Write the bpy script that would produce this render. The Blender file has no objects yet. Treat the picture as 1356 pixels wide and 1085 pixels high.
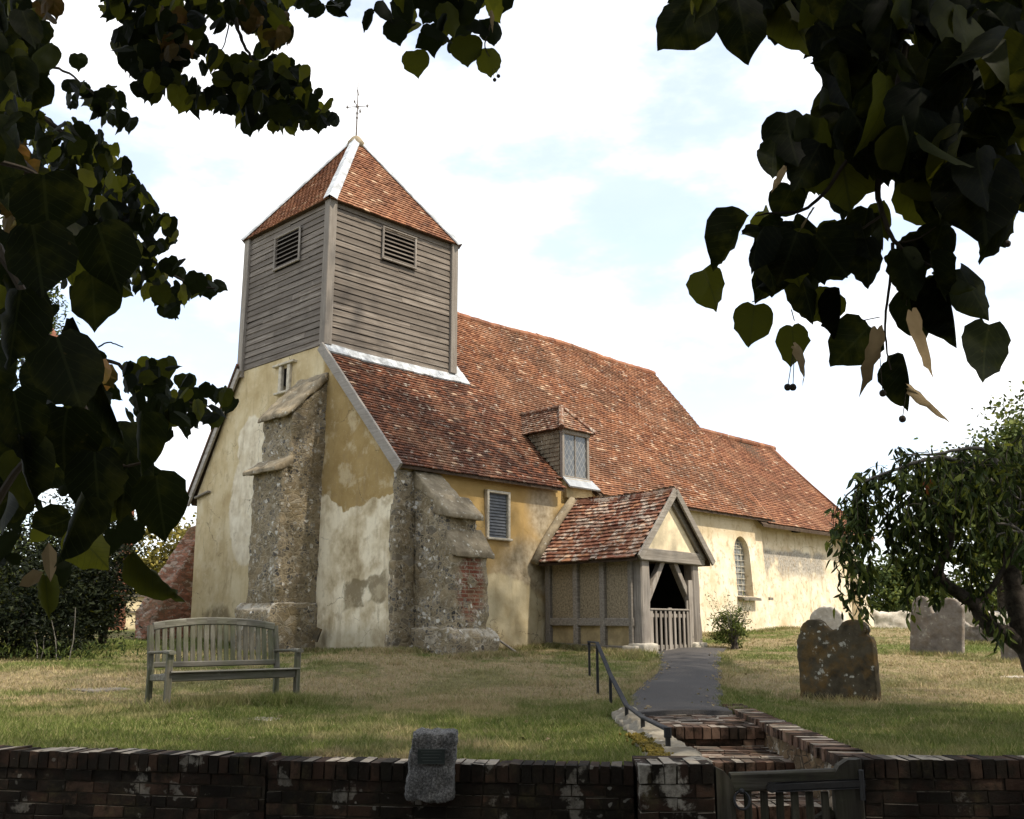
import bpy, bmesh, math, random
import numpy as np
from mathutils import Vector, Matrix, noise as mnoise
R = math.radians
rng = np.random.default_rng(7)
random.seed(7)
S = bpy.context.scene
COL = S.collection

# ------------------------------------------------------------------ camera
F, CX, CY, HZ, ZE = 1305., 678., 542.5, 833., 0.93
PITCH = math.atan((HZ - CY) / F)
cam_d = bpy.data.cameras.new('camera')
cam_d.sensor_width = 36; cam_d.lens = 36 * F / 1356
cam_d.clip_start = 0.05; cam_d.clip_end = 2000
cam = bpy.data.objects.new('camera', cam_d); COL.objects.link(cam)
cam.location = (0, 0, ZE); cam.rotation_euler = (math.pi/2 + PITCH, 0, 0)
S.camera = cam

# ------------------------------------------------------------------ sun, sky, exposure
YAW = R(44.2)
EV = np.array([math.sin(YAW), math.cos(YAW), 0.]); NV = np.array([-math.cos(YAW), math.sin(YAW), 0.])
SUN_AZ_EAST = R(11); SUN_EL = R(57)          # degrees east of the church's south
sh = -NV*math.cos(SUN_AZ_EAST) + EV*math.sin(SUN_AZ_EAST)
SUN = np.array([sh[0]*math.cos(SUN_EL), sh[1]*math.cos(SUN_EL), math.sin(SUN_EL)])
sd = bpy.data.lights.new('sun', 'SUN'); sd.energy = 3.3; sd.angle = R(1.0); sd.color = (1, .90, .76)
so = bpy.data.objects.new('sun', sd); COL.objects.link(so)
so.rotation_euler = Vector(SUN).to_track_quat('Z', 'Y').to_euler()
W = bpy.data.worlds.new('World'); S.world = W; W.use_nodes = True
def build_world():
    nt = W.node_tree; nt.nodes.clear()
    n = lambda t: nt.nodes.new(t)
    sky = n('ShaderNodeTexSky'); sky.sky_type = 'NISHITA'; sky.sun_disc = False
    sky.sun_elevation = SUN_EL; sky.sun_rotation = math.atan2(SUN[0], SUN[1])
    tc = n('ShaderNodeTexCoord'); mp = n('ShaderNodeMapping')
    mp.inputs['Scale'].default_value = (1.0, 1.0, 2.3); mp.inputs['Location'].default_value = (3.1, 0.4, 0.2)
    nt.links.new(tc.outputs['Generated'], mp.inputs[0])
    nz = n('ShaderNodeTexNoise'); nz.inputs['Scale'].default_value = 3.2; nz.inputs['Detail'].default_value = 7; nz.inputs['Roughness'].default_value = .58
    nt.links.new(mp.outputs[0], nz.inputs['Vector'])
    rp = n('ShaderNodeMapRange'); rp.interpolation_type = 'SMOOTHSTEP'
    rp.inputs[1].default_value = .38; rp.inputs[2].default_value = .60; rp.inputs[3].default_value = .34; rp.inputs[4].default_value = 1.0
    nt.links.new(nz.outputs['Fac'], rp.inputs[0])
    nz2 = n('ShaderNodeTexNoise'); nz2.inputs['Scale'].default_value = 6; nz2.inputs['Detail'].default_value = 5
    nt.links.new(mp.outputs[0], nz2.inputs['Vector'])
    cr = n('ShaderNodeValToRGB'); cr.color_ramp.elements[0].position = .3; cr.color_ramp.elements[1].position = .65
    cr.color_ramp.elements[0].color = (7.9, 8.1, 8.3, 1); cr.color_ramp.elements[1].color = (9.3, 9.25, 9.2, 1)
    nt.links.new(nz2.outputs['Fac'], cr.inputs[0])
    sm = n('ShaderNodeVectorMath'); sm.operation = 'SCALE'; sm.inputs[3].default_value = 1.7
    nt.links.new(sky.outputs[0], sm.inputs[0])
    mx = n('ShaderNodeMix'); mx.data_type = 'RGBA'
    nt.links.new(rp.outputs[0], mx.inputs[0]); nt.links.new(sm.outputs[0], mx.inputs[6]); nt.links.new(cr.outputs[0], mx.inputs[7])
    bg = n('ShaderNodeBackground'); bg.inputs[1].default_value = 0.10
    nt.links.new(mx.outputs[2], bg.inputs[0])
    out = n('ShaderNodeOutputWorld'); nt.links.new(bg.outputs[0], out.inputs[0])
build_world()
S.view_settings.view_transform = 'Standard'; S.view_settings.look = 'None'
S.view_settings.exposure = 0.86; S.view_settings.gamma = 1.0
S.cycles.max_bounces = 6; S.cycles.diffuse_bounces = 3; S.cycles.transmission_bounces = 4; S.cycles.transparent_max_bounces = 8

# ------------------------------------------------------------------ geometry helpers
CAM = np.array([0, 0, ZE])
def ray(px, py):
    v = CY - py
    d = np.array([px-CX, F*math.cos(PITCH) - v*math.sin(PITCH), F*math.sin(PITCH) + v*math.cos(PITCH)])
    return d/d[1]
def at(px, py, Y): return CAM + ray(px, py)*Y           # point seen at a pixel of the photo at a given distance
A0 = np.array([-2.08064116, 19.0, 0.])
def c2w(u, v, w): return A0 + EV*u + NV*v + np.array([0, 0, w])
_fy = [-40, 5, 7, 12, 14, 16, 20, 24, 29, 33, 40, 60, 120, 400, 900]
_fz = [0, 0, 0, 0, .04, .2, .42, .68, .92, .92, .86, .7, .3, .0, -2]
def gz(x, y):
    x = np.asarray(x, float); y = np.asarray(y, float)
    z = np.interp(y, _fy, _fz)
    z = (np.interp(y-.8, _fy, _fz)+z*2+np.interp(y+.8, _fy, _fz))/4
    z = z + .17*np.exp(-((x+2.4)**2+(y-18.4)**2)/5.0) - .1*np.exp(-((x-5.2)**2+(y-15)**2)/6)
    z = z + np.where(y > 7.4, .025*np.sin(x*1.7+y*.9)*np.sin(y*1.3-x*.5), 0)
    return z

class MB:
    def __init__(s): s.v = []; s.f = {}; s.n = 0; s.lu = []
    def add(s, verts, faces, rnd=None):
        verts = np.asarray(verts, float).reshape(-1, 3); k = len(verts)
        groups = {}
        for f in faces: groups.setdefault(len(f), []).append(f)
        for L, fs in groups.items():
            fa = np.asarray(fs, int) + s.n
            r = np.tile(np.random.rand(4) if rnd is None else np.asarray(rnd, float), (len(fa), 1))
            s.f.setdefault(L, []).append((fa, r))
        s.v.append(verts); s.n += k
    def mass(s, verts, faces, rnd):
        verts = np.asarray(verts, float).reshape(-1, 3); faces = np.asarray(faces, int)
        s.f.setdefault(faces.shape[1], []).append((faces + s.n, np.asarray(rnd, float)))
        s.v.append(verts); s.n += len(verts)
    def hexa(s, P, rnd=None):        # 8 corners: bottom 4 then top 4
        s.add(P, [(3, 2, 1, 0), (4, 5, 6, 7), (0, 1, 5, 4), (1, 2, 6, 5), (2, 3, 7, 6), (3, 0, 4, 7)], rnd)
    def box(s, lo, hi, rnd=None, jit=0):
        x0, y0, z0 = lo; x1, y1, z1 = hi
        P = np.array([(x0, y0, z0), (x1, y0, z0), (x1, y1, z0), (x0, y1, z0), (x0, y0, z1), (x1, y0, z1), (x1, y1, z1), (x0, y1, z1)], float)
        if jit: P = P + (np.random.rand(8, 3)-.5)*jit
        s.hexa(P, rnd)
    def obox(s, c, ax, ay, az, rnd=None, ch=0):   # oriented box from centre and half axes, chamfer along ax
        c = np.asarray(c, float); ax, ay, az = [np.asarray(a, float) for a in (ax, ay, az)]
        if ch <= 0:
            P = [c + i*ax + j*ay + k*az for k in (-1, 1) for i, j in ((-1, -1), (1, -1), (1, 1), (-1, 1))]
            s.hexa(P, rnd); return
        ly, lz = np.linalg.norm(ay), np.linalg.norm(az); a, b = 1-ch/ly, 1-ch/lz
        ring = [(1, b), (a, 1), (-a, 1), (-1, b), (-1, -b), (-a, -1), (a, -1), (1, -b)]
        P = [c - ax + i*ay + j*az for i, j in ring] + [c + ax + i*ay + j*az for i, j in ring]
        fs = [(i, (i+1) % 8, (i+1) % 8+8, i+8) for i in range(8)] + [tuple(range(7, -1, -1)), tuple(range(8, 16))]
        s.add(P, fs, rnd)
    def beam(s, p0, p1, w, h, up=(0, 0, 1), rnd=None, ch=.012):
        p0 = np.asarray(p0, float); p1 = np.asarray(p1, float); d = p1-p0; L = np.linalg.norm(d); t = d/L
        up = np.asarray(up, float); sd_ = np.cross(t, up); sd_ /= np.linalg.norm(sd_); u2 = np.cross(sd_, t)
        s.obox((p0+p1)/2, t*L/2, sd_*w/2, u2*h/2, rnd, ch)
    def prism(s, poly, ext, rnd=None):            # polygon of 3-D points extruded along a vector
        P = np.asarray(poly, float); k = len(P)
        V = np.vstack([P, P+np.asarray(ext, float)])
        s.add(V, [tuple(range(k-1, -1, -1)), tuple(range(k, 2*k))] + [(i, (i+1) % k, (i+1) % k+k, i+k) for i in range(k)], rnd)
    def tube(s, pts, rad, seg=8, rnd=None):
        pts = np.asarray(pts, float); n = len(pts)
        rad = np.broadcast_to(np.asarray(rad, float), (n,))
        T = np.gradient(pts, axis=0); T /= np.linalg.norm(T, axis=1)[:, None]+1e-9
        ref = np.array([0, 0, 1.]) if abs(T[0][2]) < .9 else np.array([1., 0, 0])
        V = []
        for i in range(n):
            a = np.cross(T[i], ref); a /= np.linalg.norm(a)+1e-9; b = np.cross(T[i], a); ref = np.cross(a, T[i])
            th = np.arange(seg)*2*math.pi/seg
            V.append(pts[i]+rad[i]*(np.cos(th)[:, None]*a+np.sin(th)[:, None]*b))
        fs = [(i*seg+j, i*seg+(j+1) % seg, (i+1)*seg+(j+1) % seg, (i+1)*seg+j) for i in range(n-1) for j in range(seg)]
        fs += [tuple(range(seg-1, -1, -1)), tuple(range((n-1)*seg, n*seg))]
        s.add(np.vstack(V), fs, rnd)
    def loft(s, pts, w, d, ch=.03):          # upright post of chamfered rectangular section along points
        a, b = w/2, d/2; ring = [(a, b-ch), (a-ch, b), (-a+ch, b), (-a, b-ch), (-a, -b+ch), (-a+ch, -b), (a-ch, -b), (a, -b+ch)]
        V = [np.array(p)+(x*(1+.05*math.sin(i*2.1)), y, 0) for i, p in enumerate(pts) for x, y in ring]; n = len(pts)
        fs = [(i*8+j, i*8+(j+1) % 8, i*8+8+(j+1) % 8, i*8+8+j) for i in range(n-1) for j in range(8)] + [tuple(range(7, -1, -1)), tuple(range((n-1)*8, n*8))]
        s.add(V, fs)
    def ball(s, c, r, rnd=None, seg=8, rings=6):
        P = [np.asarray(c)+np.array([0, 0, -r])]; 
        for i in range(1, rings):
            ph = -math.pi/2+math.pi*i/rings
            for j in range(seg):
                P.append(np.asarray(c)+r*np.array([math.cos(ph)*math.cos(2*math.pi*j/seg), math.cos(ph)*math.sin(2*math.pi*j/seg), math.sin(ph)]))
        P.append(np.asarray(c)+np.array([0, 0, r])); L = len(P)-1
        fs = [(0, 1+(j+1) % seg, 1+j) for j in range(seg)] + [(L, L-seg+j, L-seg+(j+1) % seg) for j in range(seg)]
        for i in range(rings-2):
            fs += [(1+i*seg+j, 1+i*seg+(j+1) % seg, 1+(i+1)*seg+(j+1) % seg, 1+(i+1)*seg+j) for j in range(seg)]
        s.add(P, fs, rnd)
    def mesh(s, name):
        me = bpy.data.meshes.new(name)
        V = np.vstack(s.v); me.vertices.add(len(V)); me.vertices.foreach_set('co', V.astype(np.float32).ravel())
        loops = []; starts = []; tot = []; rn = []; off = 0
        for L, lst in s.f.items():
            for fa, r in lst:
                m = len(fa); loops.append(fa.ravel()); starts.append(off+np.arange(m)*L); tot.append(np.full(m, L)); off += m*L; rn.append(r)
        loops = np.concatenate(loops); starts = np.concatenate(starts); tot = np.concatenate(tot); rn = np.vstack(rn)
        me.loops.add(len(loops)); me.loops.foreach_set('vertex_index', loops.astype(np.int32))
        me.polygons.add(len(starts)); me.polygons.foreach_set('loop_start', starts.astype(np.int32)); me.polygons.foreach_set('loop_total', tot.astype(np.int32))
        at_ = me.attributes.new('rnd', 'FLOAT_COLOR', 'FACE'); at_.data.foreach_set('color', rn.astype(np.float32).ravel())
        if s.lu and sum(len(a) for a in s.lu) == s.n:
            lu = me.attributes.new('leaf', 'FLOAT_VECTOR', 'POINT'); lu.data.foreach_set('vector', np.vstack(s.lu).astype(np.float32).ravel())
        me.update(calc_edges=True); me.validate()
        return me

def link(name, me, mat, parent=None, smooth=False):
    o = bpy.data.objects.new(name, me); COL.objects.link(o)
    if mat is not None: me.materials.append(mat)
    if parent is not None: o.parent = parent
    me.polygons.foreach_set('use_smooth', np.full(len(me.polygons), bool(smooth)))
    return o
def obj(name, mb, mat, parent=None, smooth=False): return link(name, mb.mesh(name), mat, parent, smooth)
def tag(o, label=None, cat=None, group=None, kind=None):
    if label: o['label'] = label
    if cat: o['category'] = cat
    if group: o['group'] = group
    if kind: o['kind'] = kind
    return o
def empty(name, loc, rz=0, **k):
    o = bpy.data.objects.new(name, None); COL.objects.link(o); o.location = loc; o.rotation_euler = (0, 0, rz); o.empty_display_size = .2
    return tag(o, **k)
def evaluated(o):
    dg = bpy.context.evaluated_depsgraph_get(); dg.update()
    me = bpy.data.meshes.new_from_object(o.evaluated_get(dg)); return me
def rough_stone(name, mb, mat, parent=None, vox=.05, disp=.04, size=.25, disp2=.0, size2=.06, rep=0):
    """a closed shape remeshed and worn uneven, as masonry or an old stone is"""
    o = obj(name, mb, mat, parent)
    m = o.modifiers.new('r', 'REMESH'); m.mode = 'VOXEL'; m.voxel_size = vox
    if rep:
        s_ = o.modifiers.new('s', 'SMOOTH'); s_.factor = .5; s_.iterations = rep
    bpy.context.view_layer.update()
    me = evaluated(o); o.modifiers.clear(); old = o.data; o.data = me; bpy.data.meshes.remove(old); me.name = name
    n = len(me.vertices); co = np.empty(n*3, np.float32); me.vertices.foreach_get('co', co); co = co.reshape(-1, 3)
    no = np.empty(n*3, np.float32); me.vertices.foreach_get('normal', no); no = no.reshape(-1, 3)
    for i in range(n):
        p = Vector(co[i]); d = disp*mnoise.noise(p/size)
        if disp2: d += disp2*mnoise.noise(p/size2)
        co[i] += no[i]*d
    me.vertices.foreach_set('co', co.ravel()); me.polygons.foreach_set('use_smooth', np.ones(len(me.polygons), bool)); me.update()
    if not me.materials: me.materials.append(mat)
    return o
def boolean_cut(o, cutters):
    for mb in cutters:
        c = obj('cutter', mb, None); c.parent = o.parent
        m = o.modifiers.new('b', 'BOOLEAN'); m.operation = 'DIFFERENCE'; m.solver = 'EXACT'; m.object = c
    bpy.context.view_layer.update()
    me = evaluated(o); cs = [m.object for m in o.modifiers]; o.modifiers.clear(); old = o.data; o.data = me; bpy.data.meshes.remove(old)
    for c in cs: bpy.data.objects.remove(c)

# ------------------------------------------------------------------ material helpers
class G:
    def __init__(s, name, rough=.9, spec=.2):
        s.m = bpy.data.materials.new(name); s.m.use_nodes = True; s.t = s.m.node_tree; s.t.nodes.clear()
        s.b = s.t.nodes.new('ShaderNodeBsdfPrincipled'); s.o = s.t.nodes.new('ShaderNodeOutputMaterial')
        s.t.links.new(s.b.outputs[0], s.o.inputs[0])
        s.b.inputs['Roughness'].default_value = rough; s.b.inputs['Specular IOR Level'].default_value = spec
        s._obj = None; s._rnd = None
    def set(s, sock, v):
        if isinstance(v, bpy.types.NodeSocket): s.t.links.new(v, sock)
        elif isinstance(v, (tuple, list)) and len(v) == 3 and sock.type == 'RGBA': sock.default_value = (*v, 1)
        else: sock.default_value = v
    def n(s, typ, ins=None, **p):
        nd = s.t.nodes.new('ShaderNode'+typ)
        for k, v in p.items(): setattr(nd, k, v)
        for k, v in (ins or {}).items(): s.set(nd.inputs[k], v)
        return nd
    @property
    def obj(s):
        if s._obj is None: s._obj = s.n('TexCoord').outputs['Object']
        return s._obj
    @property
    def rnd(s):
        if s._rnd is None:
            a = s.n('Attribute', attribute_name='rnd'); sp = s.n('SeparateColor', {0: a.outputs['Color']}); s._rnd = (sp.outputs[0], sp.outputs[1], sp.outputs[2])
        return s._rnd
    def xyz(s, vec=None): return s.n('SeparateXYZ', {0: s.obj if vec is None else vec}).outputs
    def map(s, scale=(1, 1, 1), loc=(0, 0, 0), rot=(0, 0, 0), vec=None):
        return s.n('Mapping', {0: s.obj if vec is None else vec, 'Scale': scale, 'Location': loc, 'Rotation': rot}).outputs[0]
    def noise(s, scale, detail=4, rough=.55, vec=None, col=False):
        nd = s.n('TexNoise', {'Vector': s.obj if vec is None else vec, 'Scale': scale, 'Detail': detail, 'Roughness': rough})
        return nd.outputs['Color' if col else 'Fac']
    def vor(s, scale, vec=None, feature='F1', rand=1, out='Distance'):
        return s.n('TexVoronoi', {'Vector': s.obj if vec is None else vec, 'Scale': scale, 'Randomness': rand}, feature=feature).outputs[out]
    def warp(s, amount, scale, vec=None):
        c = s.noise(scale, 3, col=True, vec=vec)
        c = s.n('VectorMath', {0: c, 1: (.5, .5, .5)}, operation='SUBTRACT').outputs[0]
        c = s.n('VectorMath', {0: c, 3: amount}, operation='SCALE').outputs[0]
        return s.n('VectorMath', {0: s.obj if vec is None else vec, 1: c}, operation='ADD').outputs[0]
    def ss(s, v, lo, hi, a=0., b=1.):
        return s.n('MapRange', {0: v, 1: lo, 2: hi, 3: a, 4: b}, interpolation_type='SMOOTHSTEP').outputs[0]
    def mth(s, op, a, b=0., clamp=False):
        nd = s.n('Math', {0: a, 1: b}, operation=op); nd.use_clamp = clamp; return nd.outputs[0]
    def mix(s, f, a, b, mode='MIX'):
        nd = s.n('Mix', data_type='RGBA', blend_type=mode, clamp_factor=True)
        s.set(nd.inputs[0], f); s.set(nd.inputs[6], a); s.set(nd.inputs[7], b); return nd.outputs[2]
    def ramp(s, f, stops, interp='LINEAR'):
        nd = s.n('ValToRGB', {0: f}); cr = nd.color_ramp; cr.interpolation = interp
        while len(cr.elements) < len(stops): cr.elements.new(.5)
        for e_, (p, c) in zip(cr.elements, stops): e_.position = p; e_.color = (*c, 1)
        return nd.outputs[0]
    def blob(s, vec, c, r, soft=.15):      # soft ellipsoid patch: 1 inside
        d = s.n('VectorMath', {0: vec, 1: c}, operation='SUBTRACT').outputs[0]
        d = s.n('VectorMath', {0: d, 1: r}, operation='DIVIDE').outputs[0]
        d = s.n('VectorMath', {0: d}, operation='LENGTH').outputs['Value']
        return s.ss(d, 1-soft, 1+soft, 1., 0.)
    def bump(s, h, strength=.3, dist=.02, prev=None):
        nd = s.n('Bump', {'Height': h, 'Strength': strength, 'Distance': dist})
        if prev is not None: s.set(nd.inputs['Normal'], prev)
        return nd.outputs[0]
    def done(s, col=None, nrm=None, rough=None):
        if col is not None: s.set(s.b.inputs['Base Color'], col)
        if nrm is not None: s.set(s.b.inputs['Normal'], nrm)
        if rough is not None: s.set(s.b.inputs['Roughness'], rough)
        return s.m
def mx(g, *vals):
    r = vals[0]
    for v in vals[1:]: r = g.mth('MAXIMUM', r, v)
    return r

def plaster_west():
    g = G('old_limewash_gable', .95, .1)
    p = g.warp(.28, 2.2); p = g.warp(.07, 11, p)
    x, y, z = g.xyz(p)
    base = g.ramp(g.noise(1.3, 6, .6), [(.3, (.42, .32, .165)), (.5, (.55, .445, .26)), (.7, (.65, .555, .36))])
    ochre = g.ramp(g.noise(2.6, 6, .65), [(.3, (.29, .20, .08)), (.7, (.40, .29, .13))])
    right = g.ss(y, 2.7, 2.9, 1., 0.)
    z2 = g.mth('ADD', z, g.mth('MULTIPLY', g.mth('SUBTRACT', g.noise(.9, 3), .5), .9)); z2 = g.mth('ADD', z2, g.mth('MULTIPLY', g.mth('ABSOLUTE', g.mth('SUBTRACT', y, 1.2)), -.16))
    top = g.mth('MULTIPLY', right, g.ss(z2, 3.34, 3.38))
    c = g.mix(top, base, ochre)
    low = g.mth('MULTIPLY', right, g.ss(z2, 3.38, 3.34))
    lowc = g.ramp(g.noise(1.8, 6, .6), [(.32, (.34, .27, .16)), (.45, (.57, .48, .32)), (.58, (.80, .72, .54))])
    c = g.mix(low, c, lowc)
    e1 = g.blob(p, (-.1, 5.62, 5.25), (3, .62, .62), .06); e2 = g.blob(p, (-.1, 5.55, 3.75), (3, .85, 1.35), .06)
    patch = mx(g, e1, e2)
    c = g.mix(g.mth('MULTIPLY', patch, .9), c, g.ramp(g.noise(5, 5), [(.3, (.58, .50, .36)), (.65, (.80, .73, .57))]))
    d1 = g.mth('MULTIPLY', g.mth('MULTIPLY', g.ss(y, .25, .4), g.ss(y, 1.75, 1.6)), g.mth('MULTIPLY', g.ss(z2, 1.25, 1.32), g.ss(z2, 1.86, 1.8))); d2 = g.blob(p, (-.1, 6.6, 1.05), (3, .65, .42), .2)
    damp = g.mth('MULTIPLY', mx(g, d1, d2), g.ss(g.noise(3, 5), .3, .45))
    c = g.mix(g.mth('MULTIPLY', damp, .85), c, (.19, .15, .085))
    st = g.noise(1.6, 6, .65, g.map((1, 3.5, .45)))
    c = g.mix(g.ss(st, .5, .72, 0, .38), c, (.26, .19, .10))
    c = g.mix(g.ss(g.noise(28, 3), .62, .75, 0, .35), c, (.62, .55, .42))
    c = g.mix(g.ss(g.noise(2.1, 7, .7), .50, .64, 0, .45), c, (.66, .57, .39)); c = g.mix(g.ss(g.noise(3.4, 7, .7, g.map((1, 1, .8), (3, 7, 1))), .54, .66, 0, .4), c, (.27, .20, .11))
    foot = g.ss(z, .75, 1.15, .5, 0); c = g.mix(foot, c, (.20, .17, .10))
    ck = g.mth('MULTIPLY', g.ss(g.vor(.8, g.warp(.25, 3.5, g.warp(.06, 16)), feature='DISTANCE_TO_EDGE'), .007, .0), g.ss(g.noise(.9, 3), .50, .58)); c = g.mix(g.mth('MULTIPLY', ck, .75), c, (.13, .10, .06))
    h = g.mth('ADD', g.mth('MULTIPLY', g.noise(5, 8, .7), .8), g.mth('MULTIPLY', patch, .12))
    return g.done(c, g.bump(h, .4, .02))
def plaster_south():
    g = G('old_limewash_nave', .95, .1)
    p = g.warp(.35, 2.0); p = g.warp(.08, 10, p)
    x, y, z = g.xyz(p)
    ochre = g.ramp(g.noise(2.2, 6, .6), [(.3, (.36, .235, .085)), (.7, (.47, .325, .135))])
    cream = g.ramp(g.noise(1.7, 7, .62), [(.28, (.54, .42, .26)), (.45, (.69, .58, .41)), (.62, (.80, .71, .54))])
    c = g.mix(g.ss(x, 5.2, 6.0), ochre, cream)
    worn = mx(g, g.blob(p, (3.75, 0, 2.35), (.8, 3, .5), .5), g.blob(p, (4.2, 0, 3.5), (.45, 3, .7), .5), g.blob(p, (3.6, 0, 2.0), (1.2, 3, .4), .6))
    c = g.mix(g.mth('MULTIPLY', worn, .8), c, g.ramp(g.noise(9, 5), [(.35, (.26, .22, .15)), (.65, (.48, .42, .31))]))
    low = g.blob(p, (2.4, 0, 1.0), (1.95, 3, 1.05), .05)
    c = g.mix(low, c, g.ramp(g.noise(2, 6), [(.3, (.36, .28, .15)), (.6, (.56, .48, .31))]))
    # grey weathered render on the chancel
    gr = g.mth('MULTIPLY', g.ss(x, 13.9, 14.2), g.ss(z, 2.2, 2.75)); gr = g.mth('MULTIPLY', gr, g.ss(z, 3.35, 3.2)); gr = g.mth('MULTIPLY', gr, g.ss(x, 18.2, 17.6))
    gr = g.mth('MULTIPLY', gr, g.ss(g.noise(1.1, 6), .34, .44))
    c = g.mix(g.mth('MULTIPLY', gr, .95), c, g.ramp(g.noise(14, 5, .7), [(.35, (.17, .155, .13)), (.65, (.46, .425, .365))]))
    # eave shadow put into the wall colour of nave and chancel; small brown flaking marks
    c = g.mix(g.mth('MULTIPLY', g.ss(x, 7, 9), g.ss(z, 3.25, 3.6, 0, .6)), c, (.40, .32, .19))
    fl = g.ss(g.noise(7, 6, .7, g.map((1, 1, .7))), .52, .62, 0, .6)
    c = g.mix(g.mth('MULTIPLY', fl, g.ss(x, 6, 7)), c, (.36, .27, .16))
    st = g.noise(1.6, 6, .65, g.map((3.2, 1, .4)))
    c = g.mix(g.ss(st, .52, .75, 0, .4), c, (.30, .22, .115))
    ck = g.mth('MULTIPLY', g.ss(g.vor(.8, g.warp(.25, 3.5, g.warp(.06, 16)), feature='DISTANCE_TO_EDGE'), .007, .0), g.ss(g.noise(.9, 3), .50, .58)); c = g.mix(g.mth('MULTIPLY', ck, .75), c, (.13, .10, .06))
    h = g.noise(5, 8, .7)
    return g.done(c, g.bump(h, .5, .03))
def rubble(name, scale=7.5, stones=None, mortar=(.38, .32, .215), lichen=.5, squash=1.4, red=None, flint=False):
    g = G(name, .95, .15)
    p = g.warp(.10, 5); p = g.map((1, 1, squash), vec=p)
    col = g.n('SeparateColor', {0: g.vor(scale, p, out='Color')}).outputs
    edge = g.vor(scale, p, feature='DISTANCE_TO_EDGE')
    stones = stones or [(.0, (.18, .145, .09)), (.25, (.29, .23, .14)), (.5, (.22, .18, .12)), (.75, (.36, .29, .185)), (.9, (.15, .13, .10)), (1, (.44, .39, .30))]
    c = g.ramp(col[0], stones)
    c = g.mix(g.ss(g.noise(16, 5, .7), .42, .7, 0, .45), c, (.12, .095, .06), )
    if flint:
        p2 = g.warp(.05, 9); cs = g.n('SeparateColor', {0: g.vor(13, p2, out='Color')}).outputs[1]; e2 = g.vor(13, p2, feature='DISTANCE_TO_EDGE')
        fl = g.ramp(cs, [(0, (.055, .052, .048)), (.3, (.16, .15, .135)), (.55, (.27, .225, .15)), (.78, (.10, .09, .08)), (.88, (.42, .40, .35)), (1, (.72, .70, .64))])
        fl = g.mix(g.ss(e2, .03, .11), (.33, .27, .175), fl)
        c = g.mix(g.ss(g.noise(2.3, 5, .65), .44, .52), c, fl)
    m = g.ss(edge, .02, .075)
    mort = g.mix(g.noise(8, 4), mortar, tuple(.6*k for k in mortar))
    if red:
        xx, yy, zz = g.xyz(); wv = g.n('CombineXYZ', {0: xx, 1: zz}).outputs[0]
        br = g.n('TexBrick', {'Vector': wv, 'Color1': (.16, .052, .032), 'Color2': (.23, .085, .05), 'Mortar': (.26, .21, .15), 'Scale': 1., 'Mortar Size': .009, 'Brick Width': .23, 'Row Height': .075})
        zone = g.mth('MULTIPLY', g.blob(g.warp(.35, 3.5), red[0], red[1], .35), g.ss(g.noise(4, 4), .40, .48))
        c = g.mix(m, mort, c); c = g.mix(zone, c, br.outputs['Color'])
    else: c = g.mix(m, mort, c)
    c = g.mix(g.ss(g.noise(1.4, 6, .65), .45, .7, 0, .6), c, (.20, .155, .085))
    li = g.ss(g.noise(6.5, 6, .68), .57, .64, 0, lichen); c = g.mix(li, c, (.52, .49, .41))
    li2 = g.ss(g.vor(13, g.warp(.1, 9)), .16, .07, 0, lichen*g_lich); c = g.mix(li2, c, (.62, .59, .52))
    nz = g.xyz(g.n('NewGeometry').outputs['Normal'])[2]
    c = g.mix(g.mth('MULTIPLY', g.ss(nz, .25, .75, 0, .8), g.ss(g.noise(5, 5), .35, .6)), c, (.46, .42, .34))
    h = g.mth('ADD', g.mth('MULTIPLY', m, .22), g.mth('MULTIPLY', g.noise(11, 7, .72), .9))
    return g.done(c, g.bump(h, .8, .045))
g_lich = .9
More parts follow.
